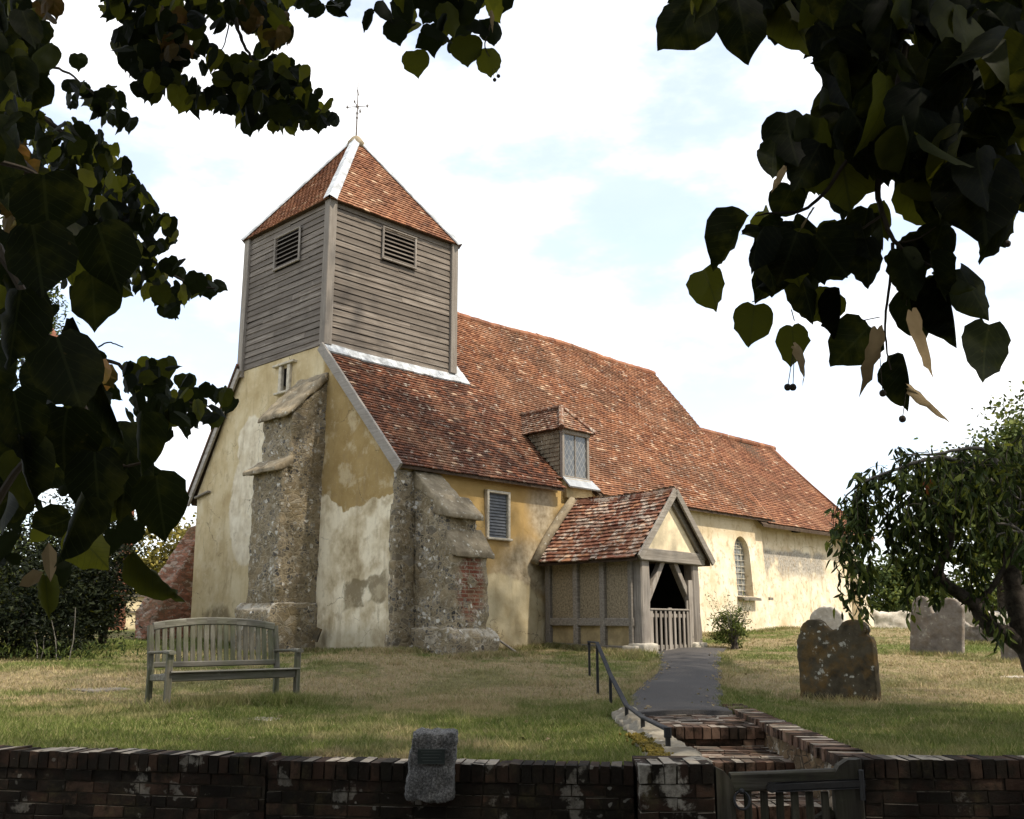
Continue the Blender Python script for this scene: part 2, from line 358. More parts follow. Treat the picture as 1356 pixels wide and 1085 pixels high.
def roof_tiles(name, a=(.225, .092, .043), b=(.13, .051, .029), d=(.38, .185, .097), lichen=.25, lscale=7, moss=.5, dark=None, lthr=.60):
    g = G(name, .9, .2)
    r0, r1, r2 = g.rnd
    c = g.ramp(r0, [(0, tuple(k*.8 for k in b)), (.12, tuple(.5*(k+l) for k, l in zip(a, b))), (.5, a), (.86, tuple(.7*k+.3*l for k, l in zip(a, d))), (.96, tuple(.4*k+.6*l for k, l in zip(a, d))), (1, d)])
    c = g.mix(g.ss(g.noise(.55, 6, .68), .43, .60, 0, moss*1.15), c, (.10, .056, .034))
    c = g.mix(g.ss(g.noise(2.2, 6, .7), .52, .72, 0, moss), c, (.085, .062, .036))
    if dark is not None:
        x, y, z = g.xyz(g.warp(1.0, .9)); f = g.ss(g.mth('ADD', x, g.mth('MULTIPLY', z, dark[2])), dark[0], dark[1], .78, 0)  # tree shade over the west part of the roof, put into the tile colour
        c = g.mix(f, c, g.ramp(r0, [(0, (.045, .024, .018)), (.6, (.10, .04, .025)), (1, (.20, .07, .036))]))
    c = g.mix(g.ss(g.noise(.9, 6, .7, g.map((1, 1, .45), (5, 2, 1))), .48, .66, 0, .5), c, tuple(.55*k+.45*l for k, l in zip(d, (.30, .20, .13))))
    c = g.mix(g.ss(g.noise(3.2, 6, .72, g.map((1, .5, .35), (1, 9, 4))), .52, .68, 0, .45), c, tuple(k*.5 for k in b))
    c = g.mix(g.ss(g.noise(30, 4, .7), .45, .75, 0, .35), c, (.09, .05, .032))
    li = g.ss(g.noise(lscale, 5, .65, g.warp(.15, 4)), lthr, lthr+.06, 0, 1)
    li = g.mth('MULTIPLY', li, g.ss(r1, 1-lichen*1.6, 1-lichen*.5, .35 if lichen > .55 else .12, 1)); li = g.mth('MULTIPLY', li, g.ss(g.noise(40, 4, .75), .36, .56)); c = g.mix(g.mth('MULTIPLY', li, .8), c, (.55, .50, .41))
    c = g.mix(g.ss(r2, .965, .985, 0, .55), c, (.58, .42, .28))
    return g.done(c, g.bump(g.noise(45, 5, .7), .4, .012))
def wood(name, base=(.22, .195, .165), dk=(.10, .085, .07), lt=(.36, .33, .29), axis=0, sc=1., green=0., rough=.85):
    g = G(name, rough, .2)
    s_ = [26, 26, 26]; s_[axis] = 1.3
    v = g.map(tuple(k*sc for k in s_)); v = g.n('VectorMath', {0: v, 1: g.n('CombineXYZ', {0: g.mth('MULTIPLY', g.rnd[1], 40), 1: g.mth('MULTIPLY', g.rnd[2], 40)}).outputs[0]}, operation='ADD').outputs[0]
    gr = g.noise(1, 6, .65, v)
    c = g.ramp(gr, [(.28, dk), (.48, base), (.72, lt)])
    c = g.mix(g.ss(g.rnd[0], 0, 1, 0, .6), c, tuple(k*.55 for k in base))
    c = g.mix(g.ss(g.noise(2.6, 6, .68), .5, .75, 0, .55), c, tuple(k*.5 for k in base))
    c = g.mix(g.ss(g.noise(9, 5, .7), .60, .72, 0, .45), c, lt)
    if green: c = g.mix(g.ss(g.noise(3.5, 5), .42, .62, 0, green), c, (.10, .115, .055))
    return g.done(c, g.bump(gr, .5, .01))
def plain(name, col, rough=.6, spec=.3, metal=0, var=.25, sc=8, bump=.15):
    g = G(name, rough, spec); g.b.inputs['Metallic'].default_value = metal
    n_ = g.noise(sc, 6, .65)
    c = g.mix(g.ss(n_, .3, .7), tuple(k*(1-var) for k in col), tuple(min(1, k*(1+var)) for k in col))
    return g.done(c, g.bump(g.noise(sc*4, 5), bump, .01) if bump else None)
def leaf_mat(name, stops, trans=.45, gloss=.25, spots=False):
    g = G(name, .6, gloss)
    c = g.ramp(g.rnd[0], stops)
    c = g.mix(g.ss(g.noise(40, 4), .4, .7, 0, .4), c, tuple(k*.6 for k in stops[0][1]))
    if spots: c = g.mix(g.mth('MULTIPLY', g.ss(g.vor(75, g.warp(.01, 60)), .16, .10, 0, .5), g.ss(g.noise(30), .52, .6)), c, (.07, .05, .015))
    tc = g.mix(g.ss(g.rnd[0], .62, 1.), (.012, .016, .003), (.20, .205, .016))
    if spots:
        lx, ly, lz = g.xyz(g.n('Attribute', attribute_name='leaf').outputs['Vector'])
        ax = g.mth('ABSOLUTE', lx); t = g.mth('FRACT', g.mth('MULTIPLY', g.mth('SUBTRACT', ly, g.mth('MULTIPLY', ax, .75)), 6.5))
        v = mx(g, g.ss(t, .90, .97), g.ss(ax, .03, .012)); c = g.mix(g.mth('MULTIPLY', v, .22), c, (.05, .062, .025)); tc = g.mix(g.mth('MULTIPLY', v, .55), tc, (.03, .035, .008))
        tc = g.mix(g.ss(g.noise(28, 4), .45, .7, 0, .5), tc, (.10, .10, .01))
    g.set(g.b.inputs['Base Color'], c)
    tr = g.n('BsdfTranslucent', {0: tc})
    ms = g.n('MixShader', {0: trans}); g.t.links.new(g.b.outputs[0], ms.inputs[1]); g.t.links.new(tr.outputs[0], ms.inputs[2])
    g.t.links.new(ms.outputs[0], g.o.inputs[0]); return g.m
def brick_wall_mat(name, lich=.5, base=None):
    g = G(name, .95, .15)
    c = g.ramp(g.rnd[0], base or [(0, (.010, .008, .006)), (.4, (.026, .017, .012)), (.75, (.046, .027, .018)), (1, (.085, .052, .034))])
    c = g.mix(g.ss(g.noise(5, 6, .68), .40, .58, 0, .85), c, (.016, .014, .010))
    c = g.mix(g.ss(g.noise(3, 6, .7), .55, .7, 0, .5), c, (.09, .075, .035))
    l1 = g.ss(g.noise(4.2, 6, .62, g.warp(.1, 8)), .60-.09*(lich > .8), .65-.07*(lich > .8), 0, lich); c = g.mix(l1, c, g.ramp(g.noise(25, 5, .75), [(.35, (.16, .145, .115)), (.65, (.38, .355, .30))]))
    l2 = g.ss(g.vor(9, g.warp(.12, 10)), .17, .12, 0, lich*.8); l2 = g.mth('MULTIPLY', l2, g.ss(g.noise(1.7), .5, .6)); c = g.mix(l2, c, (.46, .44, .38))
    nz = g.xyz(g.n('NewGeometry').outputs['Normal'])[2]
    topl = g.mth('MULTIPLY', g.ss(nz, .6, .9), g.ss(g.rnd[1], .5, .75, .0, .8)); topl = g.mth('MULTIPLY', topl, g.ss(g.noise(12, 5), .3, .5))
    c = g.mix(topl, c, (.40, .35, .28))
    return g.done(c, g.bump(g.noise(38, 6, .75), .7, .015))
def headstone_mat(name, base, dk, spot=(.50, .48, .40), orange=.0, lich=.6):
    g = G(name, .95, .1)
    c = g.ramp(g.noise(3.4, 7, .65), [(.3, dk), (.6, base)])
    if orange: c = g.mix(g.ss(g.noise(4.5, 6, .65), .47, .62, 0, orange), c, (.21, .115, .025))
    c = g.mix(g.ss(g.noise(18, 5, .7), .5, .7, 0, .5), c, dk)
    l = g.ss(g.vor(8, g.warp(.1, 11)), .22, .17, 0, lich); l = g.mth('MULTIPLY', l, g.ss(g.noise(3.1), .48, .56)); c = g.mix(l, c, spot)
    l = g.ss(g.noise(7, 6, .66), .60, .66, 0, lich*.8); c = g.mix(l, c, spot)
    return g.done(c, g.bump(g.noise(16, 7, .7), .5, .02))

M = {}
def grass_colour(g):
    p = g.warp(1.4, .7); p = g.warp(.3, 5, p)
    x, y, z = g.xyz(p)
    n1 = g.noise(.55, 6, .62); n2 = g.noise(2.6, 5, .6)
    dry = g.ss(g.mth('ADD', g.mth('MULTIPLY', n1, .65), g.mth('MULTIPLY', n2, .35)), .425, .575)
    tan = g.ramp(g.noise(7, 5, .7), [(.3, (.32, .245, .132)), (.7, (.49, .395, .23))])
    grn = g.ramp(g.noise(5, 5, .7), [(.3, (.075, .11, .022)), (.7, (.18, .215, .052))])
    # greener where the photo is: strip along the front left, the verge right of the path, round the bench
    gz_ = mx(g, g.blob(p, (-5.2, 9.6, 0), (3.6, 2.2, 9), .5), g.blob(p, (4.6, 10.0, 0), (3.4, 2.6, 9), .35), g.blob(p, (.7, 9.6, 0), (.8, 3.6, 9), .5), g.blob(p, (-3.0, 11.6, 0), (1.1, .8, 9), .6), g.blob(p, (-9, 22.5, 0), (3.5, 1.8, 9), .4))
    tz_ = mx(g, g.blob(p, (-1.0, 15, 0), (3.0, 2.2, 9), .6), g.blob(p, (-6.6, 15.5, 0), (2.6, 1.3, 9), .5), g.blob(p, (7, 16.5, 0), (4.5, 2.2, 9), .5))
    dry = g.mth('SUBTRACT', dry, g.mth('MULTIPLY', gz_, .75), True)
    dry = g.mth('ADD', dry, g.mth('MULTIPLY', tz_, .55), True)
    return g.mix(dry, grn, tan)
def mats():
    M['west'] = plaster_west(); M['south'] = plaster_south()
    M['plaster'] = plain('pale_plaster', (.66, .56, .38), .95, .1, var=.25, sc=2.5, bump=.3)
    M['plaster_ochre'] = plain('ochre_plaster', (.42, .33, .18), .95, .1, var=.3, sc=3, bump=.3)
    M['dash'] = plain('pebble_dash', (.31, .255, .17), .95, .1, var=.4, sc=26, bump=.9)
    M['rubble'] = rubble('buttress_rubble', 4.2, flint=True)
    M['rubble_brick'] = rubble('buttress_rubble_with_brick', 4.2, flint=True, red=((.82, -1.2, 1.72), (.33, .9, .62)))
    M['flintwall'] = rubble('garden_flint', 8, stones=[(0, (.10, .07, .045)), (.3, (.20, .13, .07)), (.6, (.13, .085, .05)), (.85, (.26, .18, .10)), (1, (.36, .32, .26))], mortar=(.10, .08, .055), lichen=.6)
    M['redwall'] = rubble('broken_brick', 6, stones=[(0, (.18, .08, .05)), (.4, (.33, .14, .085)), (.75, (.40, .18, .11)), (1, (.48, .38, .3))], mortar=(.24, .155, .105), lichen=.55, squash=2.6)
    M['cap'] = headstone_mat('weathering_stone', (.30, .25, .17), (.13, .105, .07), lich=.8)
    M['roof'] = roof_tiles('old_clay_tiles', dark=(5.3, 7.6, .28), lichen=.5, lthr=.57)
    M['roof_ch'] = roof_tiles('chancel_clay_tiles', a=(.235, .098, .052), lichen=.1, moss=.35)
    M['roof_sp'] = roof_tiles('turret_clay_tiles', a=(.265, .112, .058), lichen=.05, moss=.25)
    M['roof_po'] = roof_tiles('porch_clay_tiles', a=(.20, .08, .05), b=(.12, .048, .032), lichen=.62, lscale=4.2, moss=.45, lthr=.49)
    M['roof_do'] = roof_tiles('dormer_tiles', a=(.19, .085, .055), b=(.11, .055, .04), lichen=.7, lscale=9, moss=.6, lthr=.52)
    M['ridge'] = roof_tiles('ridge_tiles', a=(.27, .115, .065), lichen=.6, moss=.3)
    M['board'] = wood('weathered_board', (.165, .138, .112), (.085, .070, .056), (.30, .265, .225), axis=0)
    M['board_w'] = wood('weathered_board_west', (.185, .157, .13), (.095, .078, .063), (.32, .285, .24), axis=1)
    M['oak'] = wood('silver_oak', (.29, .255, .215), (.15, .125, .10), (.42, .385, .335), axis=2)
    M['oak_h'] = wood('silver_oak_flat', (.27, .24, .20), (.14, .12, .095), (.40, .365, .32), axis=0)
    M['barge'] = wood('pale_bargeboard', (.38, .345, .30), (.22, .19, .16), (.52, .48, .43), axis=1)
    M['bench'] = wood('mossy_teak', (.165, .152, .115), (.072, .066, .046), (.29, .275, .23), axis=2, green=.55)
    M['bench_h'] = wood('mossy_teak_flat', (.20, .187, .15), (.085, .079, .062), (.33, .315, .27), axis=0, green=.3)
    M['gatewood'] = wood('dark_gate_timber', (.05, .044, .033), (.02, .018, .013), (.09, .082, .066), axis=2, green=.1)
    M['gaterail'] = wood('dark_gate_rail', (.045, .04, .03), (.02, .017, .013), (.12, .11, .09), axis=0, green=.25)
    M['soffit'] = plain('dark_rafters', (.07, .05, .035), .9, .1, sc=6)
    M['lead'] = plain('lead_sheet', (.30, .315, .325), .5, .5, var=.2, sc=4, bump=.2)
    M['lead_lt'] = plain('bright_lead', (.40, .42, .43), .6, .3, var=.4, sc=5, bump=.15)
    M['iron'] = plain('black_iron', (.018, .018, .019), .4, .5, var=.3, sc=20)
    M['grey_iron'] = plain('grey_ironwork', (.028, .029, .031), .8, .15, var=.3, sc=12)
    M['rust'] = plain('dull_iron', (.13, .11, .095), .6, .4, var=.3, sc=20)
    M['dark'] = plain('shade_black', (.012, .011, .010), .9, .1, var=.3)  # near-black colour standing for the unlit insides of porch, turret and openings
    M['louvre'] = plain('slate_louvre', (.10, .108, .118), .75, .2, var=.2, sc=9)
    M['frame'] = plain('pale_window_frame', (.50, .45, .35), .8, .2, var=.25, sc=8)
    M['padstone'] = headstone_mat('pad_stone', (.50, .46, .38), (.26, .23, .18), lich=.5)
    g = G('granite', .9, .2); c = g.ramp(g.noise(75, 4, .8), [(.34, (.05, .05, .048)), (.5, (.15, .147, .14)), (.64, (.36, .355, .34))]); c = g.mix(g.ss(g.noise(6, 5), .45, .7, 0, .6), c, (.07, .07, .062))
    M['granite'] = g.done(c, g.bump(g.noise(48, 6, .8), 1.0, .02))
    M['kerb'] = headstone_mat('kerb_stone', (.30, .27, .21), (.13, .11, .08), lich=.7)
    M['grave1'] = headstone_mat('lichened_headstone', (.10, .082, .052), (.036, .030, .021), orange=.42, lich=.9)
    M['grave2'] = headstone_mat('grey_headstone', (.25, .22, .185), (.12, .10, .085), lich=.5, orange=.15)
    M['grave3'] = headstone_mat('white_headstone', (.55, .50, .42), (.30, .26, .2), spot=(.66, .63, .56), lich=.7)
    M['brick'] = brick_wall_mat('old_garden_brick'); M['brick_lich'] = brick_wall_mat('lichened_brick', .95)
    M['step'] = brick_wall_mat('worn_step_brick', .15, [(0, (.09, .052, .036)), (.5, (.155, .092, .062)), (1, (.22, .145, .10))])
    M['mortar'] = plain('dark_mortar', (.045, .038, .028), .95, .05, var=.4, sc=9, bump=.6)
    g = G('plaque_bronze', .5, .4); M['plaque'] = g.done(g.mix(g.noise(30, 3), (.012, .018, .016), (.03, .04, .036)))
    # leaded glass: pale reflecting panes with darker lead lines
    g = G('lattice_glass', .12, .6)
    x, y, z = g.xyz()
    d1 = g.mth('ABSOLUTE', g.mth('SUBTRACT', g.mth('FRACT', g.mth('MULTIPLY', g.mth('ADD', g.mth('MULTIPLY', x, 1.5), z), 4.4)), .5))
    d2 = g.mth('ABSOLUTE', g.mth('SUBTRACT', g.mth('FRACT', g.mth('MULTIPLY', g.mth('SUBTRACT', g.mth('MULTIPLY', x, 1.5), z), 4.4)), .5))
    ld = g.ss(g.mth('MAXIMUM', d1, d2), .43, .455)
    cell = g.noise(7, 2)
    M['lattice'] = g.done(g.mix(ld, g.ramp(cell, [(.35, (.07, .075, .078)), (.7, (.13, .135, .135))]), (.23, .23, .22)), g.bump(g.noise(9, 2), .25, .02), g.ss(ld, 0, 1, .12, .6))
    g = G('leaded_glass', .15, .6)
    x, y, z = g.xyz()
    M['glass'] = g.done(g.ramp(g.vor(9, out='Color'), [(.2, (.10, .105, .10)), (.8, (.30, .31, .29))]), g.bump(g.noise(8, 2), .3, .02))
    # ground
    g = G('lawn_soil', .95, .05)
    c = grass_colour(g); fine = g.noise(38, 6, .75)
    c = g.mix(g.ss(fine, .36, .6, .55, 0), c, (.035, .034, .015)); c = g.mix(g.ss(g.noise(75, 3, .7), .55, .75, 0, .5), c, (.28, .225, .125))
    h_ = g.noise(60, 5, .8); M['lawn'] = g.done(c, g.bump(h_, 1.0, .05))
    g = G('grass_blade', .7, .15)
    c = grass_colour(g); c = g.mix(g.ss(g.rnd[0], .25, 1, 0, .8), c, g.ramp(g.rnd[1], [(0, (.10, .14, .03)), (.5, (.26, .25, .09)), (1, (.48, .39, .21))]))
    g.set(g.b.inputs['Base Color'], c); tr = g.n('BsdfTranslucent', {0: c}); ms = g.n('MixShader', {0: .3})
    g.t.links.new(g.b.outputs[0], ms.inputs[1]); g.t.links.new(tr.outputs[0], ms.inputs[2]); g.t.links.new(ms.outputs[0], g.o.inputs[0]); M['blade'] = g.m
    g = G('asphalt', .9, .2)
    c = g.mix(g.ss(g.noise(160, 3, .8), .4, .7), (.042, .039, .037), (.13, .12, .112)); c = g.mix(g.ss(g.noise(1.1, 3), .4, .7, 0, .25), c, (.066, .058, .05)); c = g.mix(g.ss(g.vor(3.3, feature='DISTANCE_TO_EDGE'), .012, .0, 0, .6), c, (.018, .016, .014)) if 0 else g.mix(g.ss(g.noise(34, 4, .8), .58, .68, 0, .6), c, (.19, .175, .155))
    M['path'] = g.done(c, g.bump(g.noise(140, 4, .8), .6, .012))
    g = G('road_gravel', .95, .1); M['road'] = g.done(g.mix(g.noise(30, 5), (.06, .055, .045), (.14, .125, .10)))
    M['bark'] = plain('dark_bark', (.055, .045, .036), .95, .1, var=.5, sc=12, bump=.8)
    M['bark_grey'] = plain('grey_bark', (.16, .145, .125), .95, .1, var=.4, sc=14, bump=.6)
    M['bark_red'] = plain('reddish_bark', (.19, .085, .055), .95, .1, var=.4, sc=5, bump=.8)
    M['twig'] = plain('dark_twig', (.040, .032, .022), .8, .2, var=.3, bump=0)
    M['lime_near'] = leaf_mat('lime_leaf', [(0, (.003, .005, .002)), (.5, (.007, .011, .003)), (.85, (.014, .021, .005)), (1, (.03, .034, .007))], .40, .08, True)
    M['lime_far'] = leaf_mat('lime_leaf_small', [(0, (.005, .008, .003)), (.6, (.011, .017, .005)), (.9, (.026, .034, .007)), (1, (.08, .066, .011))], .45, .10)
    M['lime_gold'] = leaf_mat('turning_lime_leaf', [(0, (.07, .05, .010)), (.5, (.16, .09, .018)), (1, (.22, .085, .02))], .4, .2)
    M['lime_crown'] = leaf_mat('lime_crown_leaf', [(0, (.02, .032, .008)), (1, (.05, .07, .014))], .3, .2)
    M['bract'] = leaf_mat('dry_bract', [(0, (.28, .20, .10)), (1, (.40, .33, .21))], .35, .1)
    M['willow'] = leaf_mat('narrow_leaf', [(0, (.022, .036, .010)), (.55, (.06, .09, .02)), (1, (.18, .22, .055))], .35, .15)
    M['redleaf'] = leaf_mat('red_leaf', [(0, (.30, .07, .02)), (1, (.4, .13, .03))], .3, .2)
    M['yew'] = leaf_mat('dark_shrub_leaf', [(0, (.004, .007, .003)), (.7, (.010, .015, .006)), (1, (.028, .035, .015))], .15, .12)
    M['bright'] = leaf_mat('light_green_leaf', [(0, (.05, .08, .015)), (.6, (.13, .17, .035)), (1, (.24, .26, .07))], .35, .2)
    M['far_green'] = leaf_mat('far_tree_leaf', [(0, (.03, .05, .014)), (.6, (.08, .11, .028)), (1, (.16, .18, .05))], .25, .1)
    M['far_gold'] = leaf_mat('far_gold_leaf', [(0, (.10, .09, .02)), (.6, (.22, .18, .04)), (1, (.34, .27, .07))], .3, .1)
    M['pale_stone'] = plain('sunlit_pale_stone', (.62, .53, .34), .9, .1, var=.2, sc=3, bump=.3)
    M['slate'] = plain('grey_slab', (.17, .15, .12), .9, .1, var=.3, sc=5, bump=.3)
mats()

# ================================================================== THE GROUND
def build_ground():
    def cut(x0, x1, y0, y1): return lambda X, Y: (X > x0) & (X < x1) & (Y > y0) & (Y < y1)
    def sheet(xs, ys, name, zf, mat, hole=None):
        X, Y = np.meshgrid(xs, ys); Z = zf(X, Y)
        V = np.stack([X, Y, Z], -1).reshape(-1, 3); nx = len(xs); ny = len(ys)
        i = np.arange(ny-1)[:, None]*nx+np.arange(nx-1)[None, :]
        fs = np.stack([i, i+1, i+1+nx, i+nx], -1).reshape(-1, 4)
        if hole is not None:
            c = V[fs].mean(1); fs = fs[~hole(c[:, 0], c[:, 1])]
        mb = MB(); mb.mass(V, fs, np.random.rand(len(fs), 4)); return tag(obj(name, mb, mat, None, True), kind='structure')
    gx = lambda a, b, n: list(np.linspace(a, b, n))
    xs = [-600, -300, -150, -80, -50, -35] + gx(-25, -4.2, 60)[:-1] + gx(-4.2, 1.20, 46) + [1.30, 1.36, 2.42, 2.5, 2.6] + gx(2.75, 9, 45) + gx(9.4, 25, 45) + [35, 50, 80, 150, 300, 600]
    ys = [6.83] + gx(6.9, 11.0, 40) + [11.1, 11.2] + gx(11.3, 34, 130) + [36, 40, 46, 55, 70, 90, 120, 180, 300, 500, 900]
    hole = lambda X, Y: ((X > 1.2) & (X < 2.55) & (Y < 11.29)) | ((X < 1.2) & (Y < 6.85 - .158*(X-1.36)+.0))
    def zf(X, Y):
        z = gz(X, Y)
        return z
    sheet(xs, ys, 'lawn', zf, M['lawn'], hole)
    # lane the photographer stands in, lower than the churchyard
    sheet(gx(-40, 40, 21), [-40, -20, -8, 0, 3, 5, 6.9, 7.4, 7.9], 'lane', lambda X, Y: np.full_like(X, -.72) + 0*Y, M['road'])
    # asphalt path from the porch to the steps
    pts = [(11.2, 1.31, 2.42), (12, 1.36, 2.47), (13.7, 1.6, 2.80), (14.9, 1.88, 3.06), (16.4, 2.32, 3.36), (18, 2.62, 3.68), (19.6, 2.82, 4.02), (20.5, 2.88, 4.25), (21.3, 2.9, 4.5)]
    Y = np.concatenate([[11.20], np.linspace(11.22, 21.2, 59)]); L = np.interp(Y, [p[0] for p in pts], [p[1] for p in pts]); Rr = np.interp(Y, [p[0] for p in pts], [p[2] for p in pts])
    L = L + .02*np.sin(Y*3.1)+.012*np.sin(Y*7.7); Rr = Rr+.02*np.sin(Y*2.7+1)+.012*np.sin(Y*8.3)
    V = []; n = 12
    for y, l, r in zip(Y, L, Rr):
        for k in range(n):
            x = l+(r-l)*k/(n-1); V.append((x, y, float(gz(x, y))+.02*math.sin(math.pi*k/(n-1))+.03 if y > 11.21 else -.2))
    i = np.arange(59)[:, None]*n+np.arange(n-1)[None]
    mb = MB(); mb.mass(V, np.stack([i, i+1, i+1+n, i+n], -1).reshape(-1, 4), np.random.rand(59*(n-1), 4))
    tag(obj('path', mb, M['path'], None, True), kind='structure')
    return list(zip(Y, L, Rr))
PATH = build_ground()

# ================================================================== THE CHURCH (local axes: u east, v north, w up)
CH = empty('church', tuple(A0), math.pi/2-YAW, label='old rendered village church with tiled roofs and a boarded bell turret', cat='church')
def roofw(v): return 4.05+.96*v+.0394*v*v
RID = (4.8, 9.565)
def sag(u): return -.05*math.sin(u*.42+.3)-.03*math.sin(u*1.13)

def build_walls():
    # west gable
    mb = MB()
    prof = [(0.06, .1), (.20, 4.12), (2.75, 6.94), (2.9, 7.06), (6.2, 7.06), (6.3, 7.0), (8.02, 4.2), (7.72, .1)]
    out = [(-.06-.10*max(0, (4.2-w)/4.2), v, w) for v, w in prof]
    mb.prism(out, (.65, 0, 0)); o = obj('gable_wall', mb, M['west'], CH)
    c = MB(); c.prism([(-.4, 4.12, 6.22), (-.4, 4.42, 6.22), (-.4, 4.42, 6.80), (-.4, 4.12, 6.80)], (.7, 0, 0)); boolean_cut(o, [c])
    # nave south wall
    mb = MB(); P = [(-.10, .06, .1), (13.78, .06, .1), (13.78, .80, .1), (-.10, .80, .1), (-.05, .27, 4.14), (13.72, .27, 4.14), (13.72, .8, 4.14), (-.05, .8, 4.14)]
    mb.hexa(P); o = obj('nave_wall', mb, M['south'], CH)
    cuts = []
    def arch(u0, u1, w0, wtop, v0, v1, spl=0):
        r = (u1-u0)/2; cu = (u0+u1)/2; ws = wtop-r*1.25
        pr = [(u0, w0), (u1, w0)] + [(cu+r*math.cos(t), ws+r*1.25*math.sin(t)) for t in np.linspace(0, math.pi, 15)]
        return pr
    lp = arch(12.1, 13.0, 1.80, 3.55, 0, 0)
    c = MB(); V0 = [(u, -.3, w) for u, w in lp]; V1 = [(12.55+(u-12.55)*.86, .52, 1.85+(w-1.80)*.93) for u, w in lp]; k = len(lp)
    c.add(np.vstack([V0, V1]), [tuple(range(k)), tuple(range(2*k-1, k-1, -1))] + [(i+k, (i+1) % k+k, (i+1) % k, i) for i in range(k)])
    cuts.append(c)
    c = MB(); c.box((2.40, -.4, 2.78), (3.10, .42, 3.83)); cuts.append(c)
    boolean_cut(o, cuts)
    # chancel: lower, set back a little, its south wall and east end
    mb = MB(); P = [(13.0, .32, .3), (19.85, .32, .3), (19.85, .9, .3), (13.0, .9, .3), (13.0, .48, 4.2), (19.72, .48, 4.2), (19.72, .9, 4.2), (13.0, .9, 4.2)]
    mb.hexa(P); obj('chancel_wall', mb, M['south'], CH)
    mb = MB(); mb.prism([(19.3, .42, .3), (19.3, .42, 4.25), (19.3, 3.15, 7.1), (19.3, 6.0, 4.25), (19.3, 6.0, .3)], (.42, 0, 0)); obj('gable_wall', mb, M['south'], CH)
    mb = MB(); mb.prism([(13.3, .75, .3), (13.3, .75, 4.2), (13.3, 4.8, 9.2), (13.3, 7.5, 4.2), (13.3, 7.5, .3)], (.4, 0, 0)); obj('gable_wall', mb, M['south'], CH)
    mb = MB(); mb.box((.45, 7.3, .1), (13.5, 7.9, 4.15)); mb.box((13.7, 5.5, .1), (19.5, 5.95, 4.2)); obj('back_wall', mb, M['south'], CH)
    # the pale buttress at the end of the chancel
    mb = MB(); mb.hexa([(19.5, -.12, .3), (20.35, -.12, .3), (20.35, .9, .3), (19.5, .9, .3), (19.55, .18, 3.0), (20.05, .18, 3.0), (20.05, .9, 3.0), (19.55, .9, 3.0)])
    mb.hexa([(19.55, .18, 3.0), (20.05, .18, 3.0), (20.05, .9, 3.0), (19.55, .9, 3.0), (19.6, .35, 3.7), (19.75, .35, 3.7), (19.75, .9, 3.7), (19.6, .9, 3.7)])
    rough_stone('buttress', mb, M['south'], CH, .07, .03, .4)
    # small stepped offset where nave meets chancel
    mb = MB(); mb.prism([(13.76, .1, 1.75), (14.1, .18, 1.75), (14.1, .18, 1.82), (13.76, .1, 1.82)], (0, .4, 0)); obj('ledge', mb, M['slate'], CH)
build_walls()

